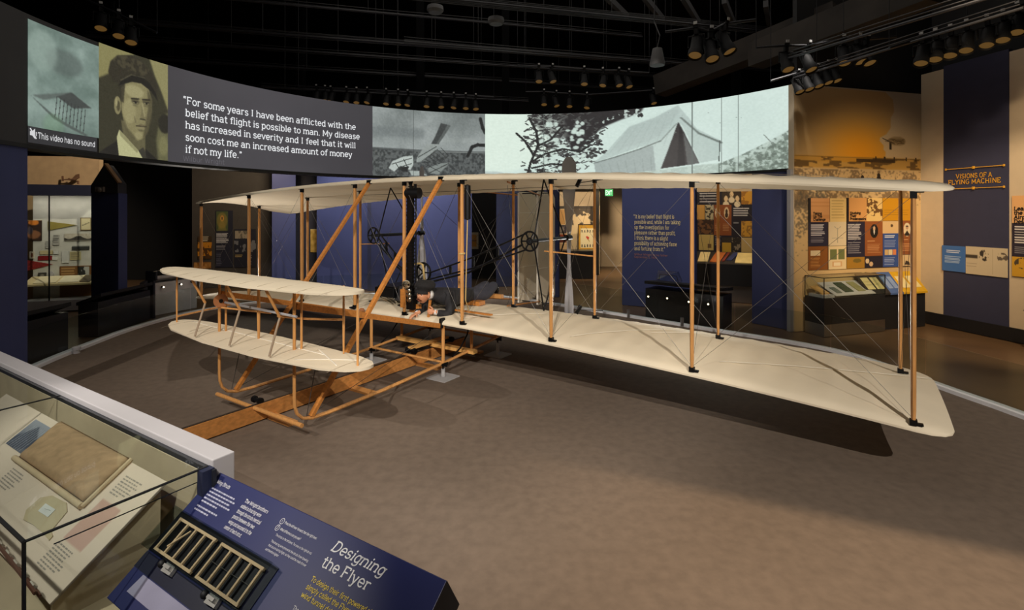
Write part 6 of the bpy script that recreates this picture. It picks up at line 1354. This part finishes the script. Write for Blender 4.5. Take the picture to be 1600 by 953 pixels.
for f0, f1, c, nm in ((0.0, .36, (40, 36, 34), 'black_section'), (.36, .58, (70, 96, 150), 'blue_section'), (.58, 1, (206, 160, 26), 'yellow_section')):
    a_, d_ = r0.lerp(r1, f0), r0.lerp(r1, f1); b = MB(); b.prism([a_, d_, d_+bk, a_+bk], (0, 0, -.035)); s_ = keep(b.build(nm, mat(nm+'_print', c, .55)), yr)
    for k in range(2):
        q = lambda f, gg: a_.lerp(d_, f)+bk*gg+Vector((0, 0, .003)); b = MB(); b.prism([q(.12+.42*k, .2), q(.46+.42*k, .2), q(.40+.42*k, .75), q(.08+.42*k, .75)], (0, 0, .006)); keep(b.build('printed_sheet', mat(nm+'_sheet', (224, 206, 150) if nm != 'blue_section' else (130, 150, 190), .7)), s_)
b = MB(); b.prism([(r0.x-nM.x*.05, r0.y-nM.y*.05, 0), (r1.x-nM.x*.05, r1.y-nM.y*.05, 0), (r1.x-nM.x*.3, r1.y-nM.y*.3, 0), (r0.x-nM.x*.3, r0.y-nM.y*.3, 0)], (0, 0, .68)); keep(b.build('body', M_blk_lam), yr)
# ---- right wall: title, info strip, cut-off panel and apparatus
M_gold = mat('gold_lettering', (232, 176, 60), .4, .3); NA, NB_ = MBp, RE
def rtxt(name, s, u0, u1, v, size, lb):
    a, c = hit(u0, NA, NB_), hit(u1, NA, NB_); s0_ = along(NA, NB_, a); f = plane_fn(NA, NB_, .022); z = zz(v, a[1]); w = along(NA, NB_, c)-s0_
    o = lettering(name, [s], size, .2, lambda x, y: f(s0_+x, z+y), M_gold, None, wt=1.15, width=[w]); return tag(o, lb, 'lettering')
rtxt('wall_title', 'VISIONS OF A', 1495, 1552, 279.2, .082, 'gold raised lettering VISIONS OF A on the navy bay'); rtxt('wall_title', 'FLYING MACHINE', 1483, 1566, 288.6, .082, 'gold raised lettering FLYING MACHINE on the navy bay')
for v, lb in ((265, 'thin gold ornamental rule above the gold lettering'), (295.5, 'thin gold ornamental rule below the gold lettering')):
    a, c = hit(1480, NA, NB_), hit(1571, NA, NB_); f = plane_fn(NA, NB_, .034); z = zz(v, a[1]); s0_, s1_ = along(NA, NB_, a), along(NA, NB_, c); b = MB()
    b.bar(f(s0_, z), f(s1_, z), .008, .012); b.box(f((s0_+s1_)/2, z), (.03, .03, .05));
    for s in (s0_, s1_): b.box(f(s, z), (.02, .02, .04))
    tag(b.build('gold_rule', M_gold), lb, 'ornament')
p = Pic(40, 44, (58, 104, 170)); p.rows(.2, .18, .8, .30, 2, (235, 238, 245), .5); p.rows(.12, .42, .85, .75, 6, (180, 200, 226), .35)
card('info_panel', 'blue information panel at mid height on the navy bay', 'panel', NA, NB_, 1474, 383, 1510.5, 422, p, off=.02)
p = Pic(80, 50, (190, 176, 150)); n2 = noise2(50, 80, 6, 3); p.put((abs(p.Y-.36) < .06) & (p.X < .3), (60, 54, 48), 1); p.put((((p.X-.45)/.12)**2+((p.Y-.3)/.2)**2 < 1) & (n2 > .45), (50, 44, 40)); p.put((((p.X-.88)/.12)**2+((p.Y-.32)/.16)**2 < 1) & (n2 > .45), (90, 80, 70)); p.rows(.02, .6, .3, .75, 3, (150, 136, 116), .3); p.rect(.32, .05, .33, .95, (170, 156, 130)); p.rect(.65, .05, .66, .95, (170, 156, 130))
card('photo_panel', 'beige panel of three old flying machine pictures beside the blue information panel', 'panel', NA, NB_, 1511, 384.5, 1576.5, 427, p, off=.02)
p = Pic(60, 130, (36, 32, 48)); p.rect(0, 0, 1, .34, (214, 164, 110)); p.rows(.12, .38, .9, .60, 7, (220, 214, 210), .45); p.rows(.12, .63, .8, .72, 4, (150, 146, 150), .35); p.rect(0, .75, 1, 1, (196, 148, 40)); p.put((((p.X-.5)/.4)**2+((p.Y-.83)/.07)**2 < 1) & (noise2(130, 60, 7, 4) > .48), (70, 60, 44))
gp = card('graphic_panel', 'tall graphic panel with wooden heading block cut by the right frame edge', 'panel', NA, NB_, 1583, 306, 1622, 431, p, th=.02)
wl_txt('heading', ['Learning', 'the Art of', 'Airplane', 'Design'], 1586.5, 328.5, .06, .074, M_bk, gp, NA, NB_, wt=1.6, slant=.05)
ap = empty('wall_apparatus', (8.62, 8.1, .9)); tag(ap, 'dark curved apparatus with pale tubes fixed low on the beige wall at the right edge', 'apparatus')
o_ = Vector((8.63, 8.42, zz(490, 8.5))); b = MB(); b.lathe([(.02, -.18), (.10, -.14), (.13, .0), (.11, .1), (.02, .14)], o_+Vector((-.1, -.2, 0)), (0, 0, 1), 16); keep(b.build('drum', M_iron, smooth=True), ap)
b = MB(); b.tube([o_+Vector((-.14, .08, .06)), o_+Vector((-.14, -.06, .02)), o_+Vector((-.16, -.2, .10)), o_+Vector((-.12, -.3, .02))], .025, 8); keep(b.build('pale_tube', M_steel, smooth=True), ap)
b = MB(); b.ring(o_+Vector((-.1, -.2, .0)), (.2, 0, 1), .14, .018, 24, 6); keep(b.build('red_ring', mat('red_lacquer', (120, 34, 26), .4), smooth=True), ap)
b = MB(); b.box(o_+Vector((0.02, -.2, 0)), (.2, .08, .08)); keep(b.build('wall_bracket', M_iron), ap)

ld = bpy.data.lights.new('cabinet_light', 'AREA'); ld.shape = 'RECTANGLE'; ld.size = 1.5; ld.size_y = .25; ld.energy = 7; ld.color = (1, .9, .76)
lo = bpy.data.objects.new('cabinet_light', ld); COL.objects.link(lo); q = Vector((CL0[0], CL0[1], 0)).lerp(Vector((CL1[0], CL1[1], 0)), .5)+Vector((nC.x*.22, nC.y*.22, 2.6)); lo.location = q; lo.rotation_euler = (math.radians(12), 0, math.atan2(tC.y, tC.x))

# ================================================================== dark lighting grid
M_pipe = mat('black_grid_pipe', (50, 50, 54), .4, .4, var=.2); M_cable = mat('black_cable', (36, 36, 38), .5)
DV = Vector((.970, .243, 0)); DN = Vector((-.243, .970, 0))
def pipe_at(u, v, D, L0, L1, n, label, sp=.07, r=.024):
    c = at(u, v, D); e = empty('lighting_pipe', c); tag(e, label, 'pipe', None)
    for k in range(n):
        rr = r if k == 0 else .009; o_ = Vector((0, 0, .055*(k % 3)))+DN*(sp*(k//3+(.4 if k else 0)))
        b = MB(); b.tube([c-DV*L0+o_, c-DV*L0*.3+o_+Vector((0, 0, -.02*(k > 0))), c+DV*L1*.4+o_, c+DV*L1+o_], rr, 8); keep(b.build('pipe' if k == 0 else 'conduit', M_pipe if k == 0 else M_cable), e)
    x = -L0+.6
    while x < L1:
        b = MB(); q = c+DV*x; b.tube([q, Vector((q.x, q.y, 9.5))], .006, 6); keep(b.build('hanger_rod', M_cable), e); x += 2.6
    return e
pipe_at(600, 66, 12.9, 6, 8, 6, 'hung black pipe bundle, third grid line up from the screen'); pipe_at(600, 89, 14.1, 7, 9, 4, 'hung black pipe bundle, second grid line up from the screen'); pipe_at(600, 115, 15.6, 8, 10, 5, 'hung black pipe bundle, lowest grid line just over the far screen edge')
pipe_at(900, 19, 10.6, 5, 6, 9, 'broad hung pipe and conduit bundle nearest the viewer'); pipe_at(900, 86, 12.2, 4, 6, 4, 'hung black pipe crossing above the tent picture'); pipe_at(700, 30, 12.0, 5, 5, 3, 'thin hung pipe behind the broad conduit bundle')
pipe_at(500, 141, 14.2, 1.5, 6, 3, 'hung black pipe carrying the far row of spotlights')
for k, (a, c) in enumerate(((at(1228, 92, 8.6), at(1600, -20, 5.2)), (at(1240, 122, 9.2), at(1600, 12, 6.2)))):
    e = empty('lighting_pipe', a); tag(e, ('upper hung pipe slanting over the right wall', 'lower hung pipe slanting over the right wall with spotlights below')[k], 'pipe')
    for j in range(3): b = MB(); o_ = Vector((0, .05*j, .06*j)); b.tube([a+o_, c+o_], .02 if j == 0 else .008, 8); keep(b.build('pipe' if j == 0 else 'conduit', M_pipe), e)
for k, (u, v, D, s) in enumerate(((1330, 28, 9.5, .5), (1180, 75, 11.5, .42))):
    a = at(u-150, v+60, D+1.5); c = at(u+130, v-50, D-1.5); b = MB(); b.bar(a, c, .45, .5); o = b.build('beam_%d' % (k+1), mat('dim_concrete_beam', (50, 45, 41), .9, var=.3, scale=2, bump=.3)); struct(o)
for k, u in enumerate((262, 470, 657, 790, 1150)):
    D = 15.8; b = MB(); p_ = at(u, 100, D); b.box((p_.x, p_.y, 6.9), (.22, .22, 5.0)); tag(b.build('drop_post', mat('matt_black_post', (9, 9, 10), .95, spec=.1)), ['black drop post above the portrait picture', 'black drop post over the middle of the quotation', 'black drop post above the wreck picture', 'black drop post above the tree picture', 'black drop post above the tent picture'][k], 'post')
for k in range(6): a = at(960+60*k, 10+5*k, 12.0); b = MB(); b.bar(a+Vector((-.5, -.9, 0)), a+Vector((.5, .9, .1)), .10, .14); tag(b.build('ceiling_joist', mat('dim_grey_joist', (76, 76, 78), .8)), 'grey ceiling joist, %s from the left of the row above the broad conduit bundle' % ORD[k], 'joist')
# ---- spotlights
M_can = mat('spotlight_black', (20, 20, 22), .7, spec=.25)
M_lens = emit('dim_amber_lens', (255, 190, 100), .10); M_tagw = mat('white_cable_tag', (200, 200, 200), .6); M_tagr = mat('red_cable_tag', (190, 30, 40), .5)
def make_spot():
    r = empty('spotlight'); R_ = Matrix.Rotation(.5, 3, 'X')
    b = MB(); b.lathe([(.03, -.17), (.07, -.16), (.075, .05), (.09, .08), (.09, .16), (.082, .16), (.082, .10)], (0, 0, -.12), (0, -.45, -.9), 16); b.build('can', M_can, r, smooth=True)
    b = MB(); b.lathe([(.0001, .0), (.08, .0), (.08, .006), (.0001, .012)], Vector((0, 0, -.12))+Vector((0, -.45, -.9)).normalized()*.125, (0, -.45, -.9), 16); b.build('lens', M_lens, r, smooth=True)
    b = MB(); b.tube([(-.10, 0, -.12), (-.10, 0, .02), (.10, 0, .02), (.10, 0, -.12)], .010, 6); b.build('yoke', M_can, r)
    b = MB(); b.box((0, 0, .08), (.05, .06, .09)); b.box((0, -.03, .13), (.07, .02, .03)); b.build('clamp', M_can, r)
    b = MB(); b.box((0, -.05, .17), (.045, .01, .035)); b.build('cable_tag', M_tagw, r)
    return r
ROWS = {}
SP = make_spot(); firsts = [True]
def put_spot(u, v, D, rz, label, group, s=1.0):
    o = SP if firsts[0] else copy_tree(SP); firsts[0] = False
    o.location = at(u, v, D); o.rotation_euler = (0, 0, rz); o.scale = (s, s, s); tag(o, label, 'spotlight', group); ROWS.setdefault(group, []).append(o.location+Vector((0, 0, .12*s)))
for i, (u, v) in enumerate(((495, 140), (508, 141), (518, 142), (542, 143), (557, 144), (575, 144), (604, 146), (622, 147), (638, 148), (667, 150), (689, 151), (710, 152), (728, 153), (743, 154))): put_spot(u, v+3, 14, .3*math.sin(i*2.1), 'black spotlight in the far row just above the screen\'s quotation and wreck picture', 'far row of spotlights')
for i, (u, v) in enumerate(((842, 112), (862, 112), (913, 116), (943, 118), (966, 118), (981, 120))): put_spot(u, v, 12, .5*math.sin(i*1.7), 'black spotlight in the row above the tree and tent picture', 'middle row of spotlights')
for i, (u, v) in enumerate(((850, 150), (868, 152), (890, 153), (918, 155), (1020, 148))): put_spot(u, v, 14, .5*math.sin(i*1.7), 'black spotlight low over the top edge of the tree picture', 'low row of spotlights')
for i, (u, v) in enumerate(((1088, 58), (1110, 64), (1133, 52))): put_spot(u, v, 8.2, -.6+.6*i, 'black spotlight in the close trio above the tent picture', 'trio of spotlights', 1.25)
for i, (u, v) in enumerate(((1228, 84), (1262, 84), (1318, 74), (1340, 72), (1354, 74))): put_spot(u, v, 8.6, .4*math.sin(i*2.3), 'black spotlight in the row above the profile mural', 'mural row of spotlights', 1.15)
for i, (u, v) in enumerate(((1441, 72), (1463, 66), (1486, 60), (1511, 52), (1543, 44), (1568, 36), (1590, 24))): put_spot(u, v, 7.4, -.9, 'black spotlight in the slanting row over the navy bay and beige pilasters', 'right row of spotlights', 1.05)
for i, (u, v) in enumerate(((1246, 128), (1261, 124), (1276, 119), (1291, 114), (1304, 111))): put_spot(u, v-4, 9.2, .2, 'black spotlight hanging just over the top of the profile mural', 'row over the mural top', .95)
for i, (u, v) in enumerate(((158, 22), (186, 34), (205, 44))): put_spot(u, v, 9, .6, 'black spotlight in the corner above the glider picture', 'left corner spotlights', 1.1)
hs = empty('hanging_speaker', at(1027, 88, 10)); tag(hs, 'dark grey tapered loudspeaker hanging above the tent picture', 'loudspeaker')
c = at(1027, 88, 10); b = MB(); b.lathe([(.14, -.18), (.15, -.15), (.09, .15), (.03, .17)], c, (0, 0, 1), 16); keep(b.build('cone', mat('dim_grey_shell', (92, 92, 94), .6), smooth=True), hs); b = MB(); b.tube([c+Vector((0, 0, .16)), c+Vector((.05, 0, .4)), c+Vector((-.03, .1, .7)), (c.x, c.y+.1, 9.5)], .012, 6); keep(b.build('cable', M_cable), hs)
for k, (u, v, D) in enumerate(((680, 14, 10.4), (775, 32, 10.6))): c = at(u, v, D); b = MB(); b.lathe([(.05, .08), (.16, .05), (.17, -.03), (.13, -.08), (.05, -.09)], c, (0, 0, 1), 20); o = b.build('ceiling_projector', mat('dim_grey_shell', (92, 92, 94), .6), smooth=True); tag(o, ('round grey projector hanging from the broad conduit bundle', 'flat grey projector beside the thin pipe over the wreck picture')[k], 'projector')

for g_, P in ROWS.items():
    b = MB(); P = [P[0]+(P[0]-P[-1]).normalized()*.5]+P+[P[-1]+(P[-1]-P[0]).normalized()*.5]; b.tube(P, .022, 8)
    for q in (P[0], P[len(P)//2], P[-1]): b.tube([q, Vector((q.x, q.y, 9.5))], .005, 6)
    tag(b.build('spotlight_rail', M_pipe), 'thin hung rail holding the '+g_, 'rail')

# ================================================================== light of the listed lamps, mostly apart from the modelled spotlights
for i, (p, a, w, c, sz, sf, bl) in enumerate(LAMPS):
    ld = bpy.data.lights.new('spot_light', 'SPOT'); ld.energy = w; ld.color = c; ld.spot_size = math.radians(sz); ld.spot_blend = bl; ld.shadow_soft_size = sf
    lo = bpy.data.objects.new('spot_light', ld); COL.objects.link(lo); lo.location = p; lo.rotation_euler = (a-p).to_track_quat('-Z', 'Y').to_euler()
M_flap = mat('light_blocker_black', (14, 14, 15), .8)
for i, (p, a, c, away, d, h) in enumerate(FLAGS):        # unseen black flap added to cut a lamp's beam, its edge in the plane lamp - a - c
    da, dc = (a-p).normalized()*d, (c-p).normalized()*d; m = p+(da+dc)*.5; n = (da.cross(dc)).normalized()
    e = (dc-da).normalized(); up = e.cross((m-p).normalized()).normalized()
    if up.dot(away) < 0: up = -up
    b = MB(); q = [p+da-e*.35, p+dc+e*.35]; b.prism([q[0], q[1], q[1]+up*h, q[0]+up*h], (m-p).normalized()*.004); o = b.build('light_blocker', M_flap)
    b = MB(); t = (q[0]+q[1])*.5+up*h; b.tube([t, Vector((t.x, t.y, 9.5))], .01, 6); r_ = b.build('hanger', M_cable); r_.parent = o
    tag(o, 'unseen black flap added to shape the light, '+['right of the viewer', 'straight behind the viewer', 'left behind the glass case', 'over the open floor before the right wing'][i], 'lamp flap', 'added light blockers')
